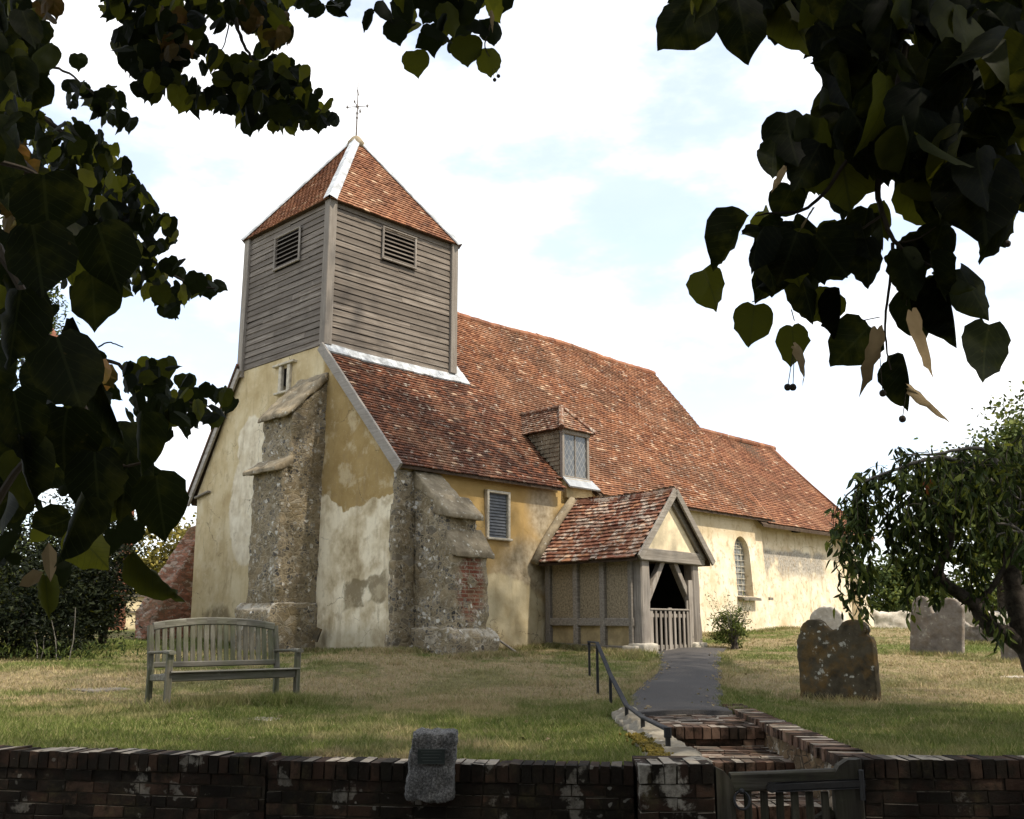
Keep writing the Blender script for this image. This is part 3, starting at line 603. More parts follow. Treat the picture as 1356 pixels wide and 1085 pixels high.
def windows():
    # boarded window with grey louvres under the eaves
    mb = MB(); f0, f1, a, b = 2.40, 3.10, 2.78, 3.83
    for p0, p1 in (((f0+.03, .20, a), (f0+.03, .20, b)), ((f1-.03, .20, a), (f1-.03, .20, b))): mb.beam(p0, p1, .07, .10, (0, 1, 0))
    mb.beam((f0+.062, .20, b-.03), (f1-.062, .20, b-.03), .06, .1, (0, 1, 0)); mb.beam((f0-.02, .17, a+.015), (f1+.02, .17, a+.015), .13, .05, (0, 0, 1))
    w = obj('window', mb, M['frame'], CH)
    mb = MB()
    for k in range(15):
        z = a+.07+k*.066; mb.obox((2.75, .225, z), (.30, 0, 0), (0, .012, .032), (0, .006, -.004), ch=0)
    mb.box((2.44, .26, a+.03), (3.06, .29, b-.04)); obj('louvre', mb, M['louvre'], w)
    # pointed nave window with lead lattice and iron bars
    mb = MB(); r = .385; cu = 12.55; lp = [(cu-r, 1.86), (cu+r, 1.86)] + [(cu+r*math.cos(t), 2.99+r*1.2*math.sin(t)) for t in np.linspace(0, math.pi, 17)]
    mb.prism([(u, .40, z) for u, z in lp], (0, .02, 0)); w = obj('window', mb, M['glass'], CH)
    mb = MB()
    for k in range(9): mb.tube([(cu-r, .375, 1.98+k*.17), (cu+r, .375, 1.98+k*.17)], .010, 6)
    for k in (-1, 0, 1): mb.tube([(cu+k*.19, .378, 1.86), (cu+k*.19, .378, 3.40-.06*abs(k))], .008, 6)
    for sgn in (-1, 1): mb.tube([(cu+sgn*r*math.cos(t), .38, 2.95+.5*math.sin(t)*1.0) for t in np.linspace(0, 1.4, 8)], .012, 6)
    mb.tube([(cu+.3*math.cos(t), .38, 3.05+.2*math.sin(t)) for t in np.linspace(0, math.pi, 12)], .010, 6)
    obj('glazing_bar', mb, M['frame'], w)
    mb = MB(); mb.hexa([(12.08, -.06, 1.70), (13.02, -.06, 1.70), (13.02, .4, 1.76), (12.08, .4, 1.76), (12.08, -.06, 1.77), (13.02, -.06, 1.77), (13.02, .4, 1.86), (12.08, .4, 1.86)]); obj('sill', mb, M['slate'], w)
    # slit in the gable
    mb = MB()
    for v in (4.10, 4.44): mb.beam((-.09, v, 6.2), (-.09, v, 6.84), .09, .12, (0, 1, 0))
    mb.beam((-.10, 3.86, 6.88), (-.10, 4.72, 6.88), .14, .055, (0, 0, 1)); mb.beam((-.12, 3.98, 6.19), (-.12, 4.56, 6.19), .16, .055, (0, 0, 1))
    w = obj('window', mb, M['frame'], CH)
    mb = MB(); mb.box((.12, 4.1, 6.2), (.14, 4.45, 6.85)); obj('pane', mb, M['dark'], w)
    mb = MB(); mb.beam((-.02, 4.27, 6.22), (-.02, 4.27, 6.82), .03, .03, (0, 1, 0)); obj('glazing_bar', mb, M['frame'], w)
    mb = MB(); mb.box((13.9+2.0, .30, 3.86), (16.2, .45, 4.02)); obj('vent', mb, M['dark'], CH)
    # timber tie plate on the gable near the low eave
    mb = MB(); mb.beam((-.12, 7.35, 4.22), (-.12, 8.0, 4.12), .05, .09, (1, 0, 0)); obj('tie_plate', mb, M['oak_h'], CH)
windows()

# ------------------------------------------------------------------ tiles
def tiles(mb, O, U, V_, length, slope_len, surf, clip=None, gauge=.098, tw=.165, th=.016, jit=1., seed=1):
    """rows of separate clay tiles; surf(a, s) gives the roof point at a along the eaves, s up the slope"""
    r = np.random.default_rng(seed); verts = []; faces = []; rn = []; n = 0
    rows = int(slope_len/gauge)+1; cols = int(length/tw)+2
    for i in range(rows):
        s0 = i*gauge; rowoff = .5*tw if i % 2 else 0; rowj = r.normal(0, .004)
        for j in range(-1, cols):
            a0 = O+j*tw+rowoff; ac = a0+tw/2; 
            if clip is not None and not clip(ac, s0+gauge*.5): continue
            w = tw*.97; js = r.normal(0, .005*jit)+rowj; rot = r.normal(0, .012*jit); lift = abs(r.normal(0, .004*jit)); rr = r.random(4)
            s_lo = s0+js; s_hi = s0+gauge*1.25+js
            pl, pr_ = a0+.5*(tw-w), a0+.5*(tw+w)
            q = []
            for (a, s, h) in ((pl, s_lo-rot*w/2, th*1.75+lift), (ac, s_lo, th*1.75+lift+.005), (pr_, s_lo+rot*w/2, th*1.75+lift), (pr_, s_hi, .002), (ac, s_hi, .006), (pl, s_hi, .002)):
                P, N = surf(a, s); q.append(P+N*h)
            for (a, s, h) in ((pl, s_lo-rot*w/2, .004+lift), (pr_, s_lo+rot*w/2, .004+lift)):
                P, N = surf(a, s); q.append(P+N*h)
            verts += q
            faces += [(n, n+1, n+4, n+5), (n+1, n+2, n+3, n+4)]; rn += [rr, rr]
            faces += [(n+6, n+7, n+2, n)]; rn += [rr]
            n += 8
    mb.mass(np.array(verts), np.array(faces), np.array(rn))

_vs = np.linspace(0, 5, 400); _ws = roofw(_vs); _sl = np.concatenate([[0], np.cumsum(np.hypot(np.diff(_vs), np.diff(_ws)))])
def s_surf(off=0.):
    def f(u, s):
        v = float(np.interp(s, _sl, _vs)) if s >= 0 else s*.72; w = roofw(v)+off; d = .96+.0788*v
        L = math.hypot(1, d); wob = sag(u)*min(1, max(0, s)/6.) + .018*mnoise.noise((u*.7, s*.7, 3.))
        return np.array([u, v, w+wob]), np.array([0, -d/L, 1/L])
    return f
def s_of_v(v): return float(np.interp(v, _vs, _sl))
def v_of_s(s): return float(np.interp(s, _sl, _vs))
EASTEDGE = lambda v: float(np.interp(v, [-1, 0, 1, 2, 3.2, 3.9, 4.8], [13.9, 14.0, 14.45, 14.85, 15.12, 15.12, 14.95]))

def roofs():
    SMAX = s_of_v(RID[0])
    def clip(u, s):
        v = v_of_s(s)
        if u < -.14 or u > EASTEDGE(v): return False
        if v > 2.8 and u < 3.7: return False                       # turret stands here
        if 4.93 < u < 5.92 and .22 < v < 1.15: return False          # dormer
        if 4.72 < u < 6.05 and v < .26: return False                 # eaves broken below the dormer
        return True
    mb = MB(); tiles(mb, -.16, None, None, 15.6, SMAX, s_surf(), clip, seed=3)
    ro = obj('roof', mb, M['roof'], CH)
    # boarding under the tiles (seen at eaves and verges) and rafter feet
    mb = MB(); VV = np.linspace(.025, RID[0], 12)
    for k in range(11):
        a, b = VV[k], VV[k+1]
        for u0, u1 in (((-.10, 3.6) if b < 2.9 else (3.6, 3.7)), (3.6, 4.72), ((4.72, 6.05) if a > .3 else (6.0, 6.05)), (6.05, 13.95)):
            e1 = EASTEDGE(b) if u1 == 13.95 else u1
            mb.hexa([(u0, a, roofw(a)-.08+sag(u0)*a/6), (e1, a, roofw(a)-.08+sag(e1)*a/6), (e1, b, roofw(b)-.08+sag(e1)*b/6), (u0, b, roofw(b)-.08+sag(u0)*b/6), (u0, a, roofw(a)-.03+sag(u0)*a/6), (e1, a, roofw(a)-.03+sag(e1)*a/6), (e1, b, roofw(b)-.03+sag(e1)*b/6), (u0, b, roofw(b)-.03+sag(u0)*b/6)])
    # north slope, plain
    mb.hexa([(.1, 8.25, 3.95), (14.9, 8.25, 3.95), (14.9, 4.8, 9.40), (.1, 4.8, 9.40), (.1, 8.3, 4.05), (14.9, 8.3, 4.05), (14.9, 4.8, 9.52), (.1, 4.8, 9.52)])
    mb.hexa([(-.08, 8.25, 3.95), (.1, 8.25, 3.95), (.1, 6.36, 6.93), (-.08, 6.36, 6.93), (-.08, 8.3, 4.05), (.1, 8.3, 4.05), (.1, 6.36, 7.08), (-.08, 6.36, 7.08)])
    for u in np.arange(.15, 13.9, .42):
        if not 4.7 < u < 6.0: mb.beam((u, .13, roofw(.13)-.125), (u, .9, roofw(.9)-.125), .07, .08)
    obj('roof_boarding', mb, M['soffit'], ro)
    # ridge: half-round tiles bedded in mortar
    mb = MB(); u = 3.75
    while u < 14.9:
        L = .40; z = RID[1]+sag(u); t = random.uniform(-.015, .015)
        mb.tube([(u, RID[0], z+t-.03), (u+L-.01, RID[0], z-t-.03)], .115, 10); u += L
    obj('ridge_tile', mb, M['ridge'], ro)
    # verge at the east end of the nave
    mb = MB(); pts = [np.array((EASTEDGE(v)-.02, v, roofw(v)-.03+sag(14.5)*v/6)) for v in np.linspace(0.03, 4.8, 14)]
    for a, b in zip(pts[:-1], pts[1:]): mb.beam(a, b, .05, .10)
    obj('verge', mb, M['ridge'], ro)
    # chancel
    rv = 3.16; SM = s_of_v(rv)
    def clip2(u, s):
        v = v_of_s(s); return u > EASTEDGE(v)-.25 and u < 20.75-.27*max(0, v)**1.0*1.15
    mb = MB(); tiles(mb, 13.4, None, None, 7.6, SM, s_surf(-.10), clip2, seed=5); rc = obj('roof', mb, M['roof_ch'], CH)
    mb = MB(); VV = np.linspace(-.02, rv, 8)
    for k in range(7):
        a, b = VV[k], VV[k+1]; e1, e2 = 20.68-.31*a, 20.68-.31*b
        mb.hexa([(13.4, a, roofw(a)-.21), (e1, a, roofw(a)-.21), (e2, b, roofw(b)-.21), (13.4, b, roofw(b)-.21), (13.4, a, roofw(a)-.13), (e1, a, roofw(a)-.13), (e2, b, roofw(b)-.13), (13.4, b, roofw(b)-.13)])
    mb.hexa([(13.4, 6.3, 4.0), (20.6, 6.3, 4.0), (19.7, 3.16, 7.2), (13.4, 3.16, 7.2), (13.4, 6.3, 4.1), (20.6, 6.3, 4.1), (19.7, 3.16, 7.35), (13.4, 3.16, 7.35)])
    for u in np.arange(14.2, 20, .45): mb.beam((u, .15, roofw(.15)-.25), (u, .9, roofw(.9)-.25), .07, .08)
    mb.hexa([(19.6, -.0, 3.86), (20.6, -.0, 3.86), (20.6, 6.2, 3.9), (19.6, 6.2, 3.9), (19.6, -.0, 3.9), (20.6, -.0, 3.9), (20.6, 6.2, 3.95), (19.6, 6.2, 3.95)])
    obj('roof_boarding', mb, M['soffit'], rc)
    mb = MB(); u = 14.9
    while u < 19.7: mb.tube([(u, rv, roofw(rv)-.12+random.uniform(-.012, .012)), (u+.38, rv, roofw(rv)-.12)], .11, 10); u += .39
    for a, b in zip(np.linspace(0, rv, 9)[:-1], np.linspace(0, rv, 9)[1:]):
        mb.tube([(20.72-.31*a, a, roofw(a)-.13), (20.72-.31*b, b, roofw(b)-.13)], .085, 8)
    obj('ridge_tile', mb, M['ridge'], rc)
    # hip to the east
    mb = MB()
    mb.prism([(20.7, 0, 3.98), (20.7, 6.3, 3.98), (19.72, 3.16, 7.36)], (-.06, 0, 0)); obj('roof_slope', mb, M['roof_ch'], rc)
    # bargeboards of the west gable
    def barge(p, q, name='bargeboard'):
        mb = MB(); mb.beam(p, q, .06, .22, (0, 0, 1), ch=.008); return obj(name, mb, M['barge'], CH)
    barge((-.17, -.02, 3.98), (-.17, 2.80, 6.99)); barge((-.17, 6.22, 7.10), (-.17, 8.32, 3.98))
    mb = MB(); mb.beam((-.05, 6.24, 7.18), (-.05, 8.36, 4.02), .35, .05); obj('verge', mb, M['soffit'], CH)
    mb = MB(); mb.beam((-.06, 6.27, 7.24), (-.06, 8.40, 4.07), .30, .05); obj('verge', mb, M['ridge'], CH)
roofs()

# ------------------------------------------------------------------ bell turret
def turret():
    u0, u1, v0, v1, w0, w1 = -.10, 3.76, 2.75, 6.30, 7.05, 10.48
    T = MB(); T.box((u0+.06, v0+.06, 6.4), (u1-.06, v1-.06, w1)); tt = obj('bell_turret', T, M['dark'], CH)
    r = np.random.default_rng(11)
    def boards(axis, plane, sgn, a0, a1, wb, hole):
        mb = MB(); g_ = (w1-wb)/23.
        for k in range(23):
            z0 = wb+k*g_+.010; z1 = wb+(k+1)*g_+.004
            cuts = [a0, a1]; 
            if r.random() < .65: cuts.insert(1, a0+(a1-a0)*r.uniform(.2, .8))
            segs = []
            for a, b in zip(cuts[:-1], cuts[1:]):
                if hole and z0+g_*.5 > hole[2] and z0+g_*.5 < hole[3] and a < hole[0] < b or (hole and z0+g_*.5 > hole[2] and z0+g_*.5 < hole[3] and a < hole[1] < b):
                    if a < hole[0]-.02: segs.append((a, hole[0]))
                    if b > hole[1]+.02: segs.append((hole[1], b))
                else: 
                    if hole and z0+g_*.5 > hole[2] and z0+g_*.5 < hole[3] and a >= hole[0] and b <= hole[1]: continue
                    segs.append((a, b))
            for a, b in segs:
                j = r.normal(0, .006, 4); o0 = .032; o1 = .010
                pts = [(a+.002, o0, z0+j[0]), (b-.002, o0, z0+j[1]), (b-.002, o1, z1+j[1]), (a+.002, o1, z1+j[0])]
                P = []
                for (aa, oo, zz) in pts: P.append((aa, oo-.022, zz))
                for (aa, oo, zz) in pts: P.append((aa, oo, zz))
                Q = [((aa, plane+sgn*oo, zz) if axis == 0 else (plane+sgn*oo, aa, zz)) for aa, oo, zz in P]
                mb.hexa(Q, r.random(4))
        return mb
    SH = (1.44, 2.40, 9.50, 10.24); WH = (3.93, 4.94, 9.35, 10.12)
    m1 = boards(0, v0+.05, -1, u0+.13, u1-.13, 7.04, SH); obj('weatherboarding', m1, M['board'], tt)
    m2 = boards(1, u0+.05, -1, v0+.13, v1-.13, 7.06, WH); obj('weatherboarding', m2, M['board_w'], tt)
    m3 = boards(0, v1-.05, 1, u0, u1, 7.2, None); obj('weatherboarding', m3, M['board'], tt)
    m4 = boards(1, u1-.05, 1, v0, v1, 7.6, None); obj('weatherboarding', m4, M['board_w'], tt)
    for (x, y, wb) in ((u0, v0, 7.05), (u1, v0, 7.10), (u0, v1, 6.9), (u1, v1, 7.2)):
        mb = MB(); sx = 1 if x == u0 else -1; sy = 1 if y == v0 else -1
        mb.obox((x+sx*.055, y+sy*.055, (wb+w1)/2), (0, 0, (w1-wb)/2), (.105, 0, 0), (0, .105, 0), ch=.012); obj('corner_post', mb, M['oak'], tt)
    # louvred openings
    for ax in (0, 1):
        a, b, z0, z1 = SH if ax == 0 else WH
        Q = (lambda aa, oo, zz: (aa, v0-oo, zz)) if ax == 0 else (lambda aa, oo, zz: (u0-oo, aa, zz))
        mb = MB()
        up = (0, 0, 1)
        mb.beam(Q(a-.02, .02, z0), Q(a-.02, .02, z1), .05, .05, (1, 1, 0)); mb.beam(Q(b+.02, .02, z0), Q(b+.02, .02, z1), .05, .05, (1, 1, 0))
        mb.beam(Q(a-.05, .02, z0-.02), Q(b+.05, .02, z0-.02), .05, .05); mb.beam(Q(a-.05, .02, z1+.02), Q(b+.05, .02, z1+.02), .05, .04)
        lo = obj('louvre_opening', mb, M['oak'], tt); 
        mb = MB(); n = 7
        for k in range(n):
            z = z0+.05+k*(z1-z0)/n
            c0 = [Q(a, .015, z-.03), Q(b, .015, z-.03), Q(b, -.10, z+.06), Q(a, -.10, z+.06)]; c1 = [tuple(np.array(p)+np.array((0, 0, .022))) for p in c0]
            mb.hexa(c0+c1)
        obj('slat', mb, M['board'] if ax == 0 else M['board_w'], lo)
    # tiled pyramid, lead hips
    C_ = np.array([(u0+u1)/2, (v0+v1)/2]); ap = np.array([C_[0], C_[1], 13.36]); ov = .08
    base = [np.array((u0-ov, v0-ov, w1-.02)), np.array((u1+ov, v0-ov, w1-.02)), np.array((u1+ov, v1+ov, w1-.02)), np.array((u0-ov, v1+ov, w1-.02))]
    mb = MB()
    for k in range(4):
        a, b = base[k], base[(k+1) % 4]; L = np.linalg.norm(b-a); t = (b-a)/L; mid = (a+b)/2; up = ap-mid; sl = np.linalg.norm(up); up = up/sl; nn = np.cross(t, up)
        def surf(x, s, a=a, t=t, up=up, nn=nn): return a+t*x+up*s, nn
        tiles(mb, 0, None, None, L, sl, surf, (lambda x, s, L=L, sl=sl: s < sl*.97 and L/2*s/sl+.03 < x < L-L/2*s/sl-.03), gauge=.105, tw=.16, seed=20+k)
    sp = obj('turret_roof', mb, M['roof_sp'], tt)
    mb = MB(); P = [p+np.array((0, 0, .0)) for p in base]; mb.add([P[0], P[1], P[2], P[3], ap-np.array((0, 0, .02))], [(0, 1, 4), (1, 2, 4), (2, 3, 4), (3, 0, 4), (3, 2, 1, 0)]); obj('roof_boarding', mb, M['soffit'], sp)
    mb = MB()
    for k in range(4):
        a = base[k]; d = ap-a; p0, p1 = a+d*.0, a+d*.985
        n1 = np.cross(base[(k+1) % 4]-a, d); n1 /= np.linalg.norm(n1); n2 = np.cross(d, base[(k-1) % 4]-a); n2 /= np.linalg.norm(n2)
        t1 = np.cross(n1, d/np.linalg.norm(d)); t2 = np.cross(d/np.linalg.norm(d), n2)
        t1 = t1 if np.dot(t1, base[(k+1) % 4]-a) > 0 else -t1; t2 = t2 if np.dot(t2, base[(k-1) % 4]-a) > 0 else -t2
        ns = 9; hw = .16
        rows = []
        for i in range(ns+1):
            f = i/ns; c = p0+(p1-p0)*f; lift = .072-.008*(i % 2 == 0); h = hw*(1-.25*f); 
            if i in (0, ns): lift = .07
            rows.append([c+t1*h+n1*.045, c+t1*h*.9+n1*(lift), c+(n1+n2)*.5*(lift+.03), c+t2*h*.9+n2*(lift), c+t2*h+n2*.045])
        V = np.array(rows).reshape(-1, 3); fs = [(i*5+j, i*5+j+1, i*5+j+6, i*5+j+5) for i in range(ns) for j in range(4)]
        mb.add(V, fs)
    obj('lead_hip', mb, M['lead_lt'], sp)
    mb = MB(); mb.tube([ap+np.array((0, 0, -.30)), ap+np.array((0, 0, -.12)), ap+np.array((0, 0, .03)), ap+np.array((0, 0, .08))], [.26, .22, .11, .03], 10); obj('lead_cap', mb, M['cap'], sp, True)
    # weather vane
    mb = MB(); mb.tube([ap+(0, 0, .05), ap+(0, 0, .8), ap+(0, 0, 1.62)], [.024, .018, .008], 8); wv = obj('weather_vane', mb, M['rust'], tt)
    mb = MB(); z = ap[2]+.92
    for dx, dy in ((1, 0), (0, 1)):
        d = np.array((dx, dy, 0.)); rot = np.array((.8, .6, 0)) if dx else np.array((-.6, .8, 0)); c = np.array((ap[0], ap[1], z))
        mb.tube([c-rot*.26, c+rot*.26], .011, 6)
        for s_ in (-1, 1): 
            e_ = c+rot*.26*s_; mb.ball(e_, .028, seg=6, rings=4); mb.tube([e_+(0, 0, -.06), e_+rot*.04*s_, e_+(0, 0, .06)], .009, 5)
    mb.ball((ap[0], ap[1], z), .045); mb.ball((ap[0], ap[1], z-.18), .03); mb.ball((ap[0], ap[1], z-.32), .035)
    for k in range(4):
        th = k*math.pi/2+.9; mb.tube([(ap[0]+.02*math.cos(th), ap[1]+.02*math.sin(th), z-.22), (ap[0]+.11*math.cos(th), ap[1]+.11*math.sin(th), z-.12), (ap[0]+.05*math.cos(th), ap[1]+.05*math.sin(th), z-.02)], .007, 5)
    obj('compass_arm', mb, M['rust'], wv)
    mb = MB(); q = np.array((ap[0], ap[1], ap[2]+1.32)); d = np.array((.71, .70, 0))*.9; nn = np.array((-.70, .71, 0))*.008
    pr = [q-d*.16+(0, 0, .0), q-d*.05+(0, 0, -.04), q+d*.12+(0, 0, -.02), q+d*.20+(0, 0, .05), q+d*.10+(0, 0, .03), q+d*.02+(0, 0, .10), q-d*.06+(0, 0, .16), q-d*.05+(0, 0, .06)]
    mb.prism([p-nn for p in pr], 2*nn); obj('vane_blade', mb, M['rust'], wv)
    # lead flashing where the nave roof meets the turret
    mb = MB(); n = 14; f = s_surf()
    for i in range(n):
        ua, ub = -.12+i*4.27/n, -.12+(i+1)*4.27/n; j = random.uniform(-.015, .015)
        lo, hi = s_of_v(2.62), s_of_v(2.93)
        q = []
        for (u, s) in ((ua, lo+j), (ub-.006, lo+j), (ub-.006, hi), (ua, hi)):
            P, N = f(u, s); q.append(P+N*.062)
        q2 = [p-np.array((0, -.02, .03)) for p in q]; mb.hexa(q2+q)
    mb.hexa([(3.80, 2.6, roofw(2.6)+.03), (4.14, 2.6, roofw(2.6)+.03), (4.05, 4.6, roofw(4.6)+.03), (3.80, 4.6, roofw(4.6)+.03), (3.80, 2.6, roofw(2.6)+.06), (4.14, 2.6, roofw(2.6)+.06), (4.05, 4.6, roofw(4.6)+.06), (3.80, 4.6, roofw(4.6)+.06)])
    obj('lead_flashing', mb, M['lead_lt'], tt)
turret()

# ------------------------------------------------------------------ buttresses
def buttresses():
    # tall buttress against the west gable
    mb = MB(); v0, v1 = 2.62, 3.72
    mb.prism([(0.1, v0, .2), (-1.14, v0, .2), (-1.10, v0, 4.20), (-.92, v0, 4.42), (-.90, v0, 5.38), (.1, v0, 6.35)], (0, v1-v0, 0))
    b = rough_stone('buttress', mb, M['rubble'], CH, .06, .05, .3, .025, .08)
    mb = MB(); mb.prism([(0.0, v0-.06, .2), (-1.28, v0-.06, .2), (-1.28, v0-.06, 1.30), (-1.12, v0-.06, 1.46), (0, v0-.06, 1.46)], (0, v1-v0+.18, 0)); rough_stone('plinth', mb, M['rubble'], b, .06, .04, .3, .02, .08)
    mb = MB(); P = lambda u, w: (u, v0-.05, w)
    mb.prism([P(-1.30, 4.08), P(-1.30, 4.18), P(-.88, 4.46), P(-.86, 4.2)], (0, v1-v0+.16, 0)); rough_stone('weathering_slab', mb, M['cap'], b, .035, .03, .2)
    mb = MB(); mb.prism([P(-1.06, 5.24), P(-1.06, 5.36), P(-.06, 6.42), P(-.04, 6.22)], (0, v1-v0+.10, 0)); rough_stone('weathering_slab', mb, M['cap'], b, .04, .035, .2)
    # stepped buttress at the corner, against the south wall
    u0, u1 = .36, 1.24
    mb = MB(); mb.prism([(u0, .3, .2), (u0, -1.02, .2), (u0, -1.0, 2.30), (u0, -.80, 2.62), (u0, -.78, 3.05), (u0, -.50, 3.35), (u0, .30, 4.02)], (u1-u0-.06, 0, 0))
    mb.prism([(u0, .3, .2), (u0, -1.02, .2), (u0, -1.0, 2.30), (u0, .3, 2.4)], (u1-u0+.05, 0, 0))
    b = rough_stone('buttress', mb, M['rubble_brick'], CH, .055, .05, .3, .03, .08)
    mb = MB(); mb.prism([(u0-.1, .3, .2), (u0-.1, -1.16, .2), (u0-.1, -1.16, .78), (u0-.1, -1.0, .96), (u0-.1, .3, .96)], (u1-u0+.30, 0, 0)); rough_stone('plinth', mb, M['rubble_brick'], b, .055, .05, .3, .03, .08)
    mb = MB(); mb.prism([(u0+.0, -1.12, 2.24), (u0+.0, -1.12, 2.34), (u0+.0, -.74, 2.84), (u0+.0, -.70, 2.4)], (u1-u0+.12, 0, 0)); rough_stone('weathering_slab', mb, M['cap'], b, .03, .018, .2, .008, .06)
    mb = MB(); mb.prism([(u0-.05, -.94, 2.98), (u0-.05, -.94, 3.07), (u0-.05, -.48, 3.50), (u0-.05, -.44, 3.1)], (u1-u0+.06, 0, 0)); rough_stone('weathering_slab', mb, M['cap'], b, .03, .018, .2, .008, .06)
    mb = MB(); mb.prism([(u0-.04, -.56, 3.30), (u0-.04, -.56, 3.38), (u0-.04, .16, 4.02), (u0-.04, .2, 3.7)], (u1-u0-.12, 0, 0)); rough_stone('weathering_slab', mb, M['cap'], b, .03, .018, .2, .008, .06)
    # stone quoins of the corner
    mb = MB(); w = .35; k = 0
    mb.hexa([(-.17, .03, .2), (.40, .0, .2), (.40, .3, .2), (-.17, .3, .2), (-.085, .15, 3.98), (.36, .14, 3.98), (.36, .3, 3.98), (-.085, .3, 3.98)])
    rough_stone('quoin', mb, M['rubble'], CH, .05, .03, .3, .015, .08)
buttresses()

# ------------------------------------------------------------------ dormer
def dormer():
    u0, u1, vf = 4.95, 5.92, .30; wb, wt = 4.36, 5.52
    mb = MB()
    # shingled cheek: triangle wall up to the roof slope, clad in rows
    for uu, sg in ((u0, -1), (u1, 1)):
        mb.prism([(uu-sg*.08, vf+.03, wb), (uu-sg*.08, vf+.03, wt), (uu-sg*.08, 1.55, wt)], (sg*.06, 0, 0))
        r = np.random.default_rng(4)
        for k in range(11):
            z0 = wb+k*.107; vr = 0.0
            vr = max(vf+.08, (z0-4.0)*.90)
            a = vf+.06
            while a < vr:
                b = min(a+r.uniform(.12, .2), vr+.05); o = .018
                mb.hexa([(uu+sg*.0, a, z0), (uu+sg*.0, b-.006, z0), (uu-sg*.03, b-.006, z0+.12), (uu-sg*.03, a, z0+.12), (uu+sg*o, a, z0), (uu+sg*o, b-.006, z0), (uu-sg*.008, b-.006, z0+.12), (uu-sg*.008, a, z0+.12)], r.random(4)); a = b
    d = obj('dormer', mb, M['cap'], CH)
    mb = MB()
    for uu in (u0+.035, u1-.035): mb.beam((uu, vf, wb), (uu, vf, wt), .08, .09, (0, 1, 0))
    mb.beam((u0-.02, vf-.01, wt-.04), (u1+.02, vf-.01, wt-.04), .10, .10); mb.beam((u0+.07, vf, wb+.04), (u1-.07, vf, wb+.04), .08, .07)
    cu = (u0+u1)/2; mb.beam((cu, vf-.005, wb+.08), (cu, vf-.005, wt-.08), .035, .04, (0, 1, 0))
    w = obj('window', mb, M['oak'], d)
    mb = MB(); mb.box((u0+.07, vf+.0, wb+.07), (cu-.016, vf+.015, wt-.085)); mb.box((cu+.016, vf+.0, wb+.07), (u1-.07, vf+.015, wt-.085)); obj('pane', mb, M['lattice'], w)
    mb = MB(); mb.hexa([(u0-.04, .02, 4.12), (u1+.1, .02, 4.12), (u1+.06, vf-.05, wb), (u0-.02, vf-.05, wb), (u0-.04, -.0, 4.15), (u1+.1, -.0, 4.15), (u1+.06, vf-.06, wb+.03), (u0-.02, vf-.06, wb+.03)]); obj('apron', mb, M['lead'], d)
    mb = MB(); mb.hexa([(u0+.02, .16, 3.9), (u1-.02, .16, 3.9), (u1-.02, .5, 3.9), (u0+.02, .5, 3.9), (u0+.02, .2, wb), (u1-.02, .2, wb), (u1-.02, .5, wb), (u0+.02, .5, wb)]); obj('plinth_wall', mb, M['plaster_ochre'], d)
    # hipped tile roof
    e = .13; wr = 6.17; ru = cu
    A_ = np.array((u0-e, vf-e, wt)); B_ = np.array((u1+e, vf-e, wt)); H = np.array((ru, vf+.42, wr)); K = np.array((ru, 2.2, wr)); Lb = np.array((u0-e, 2.0, wt)); Rb = np.array((u1+e, 2.0, wt))
    mb = MB()
    def face(a, b, apx, flat=None, seed=0):
        L = np.linalg.norm(b-a); t = (b-a)/L; mid = a+t*np.dot(apx-a, t); up = apx-mid; sl = np.linalg.norm(up); up /= sl; nn = np.cross(t, up)
        xa = np.dot(apx-a, t)
        def surf(x, s): return a+t*x+up*s, nn
        def cl(x, s):
            f = s/sl; lo = xa*f if flat != 'lo' else -9; hi = L-(L-xa)*f if flat != 'hi' else 9; return lo-.02 < x < hi+.02 and f < 1
        tiles(mb, 0, None, None, L, sl, surf, cl, gauge=.09, tw=.15, seed=seed)
    face(A_, B_, H, None, 31); face(Lb, A_, H, 'lo', 32); face(B_, Rb, H, 'hi', 33)
    dr = obj('dormer_roof', mb, M['roof_do'], d)
    mb = MB(); mb.add([A_, B_, H, K, Lb, Rb], [(0, 1, 2), (4, 0, 2, 3), (1, 5, 3, 2), (4, 5, 1, 0)]); obj('roof_boarding', mb, M['soffit'], dr)
    mb = MB()
    for p, q in ((A_, H), (B_, H), (H, K)):
        for i in range(5): mb.tube([p+(q-p)*i/5+(0, 0, .02), p+(q-p)*(i+.95)/5+(0, 0, .035)], [.075, .06], 8)
    obj('hip_tile', mb, M['roof_do'], dr)
dormer()

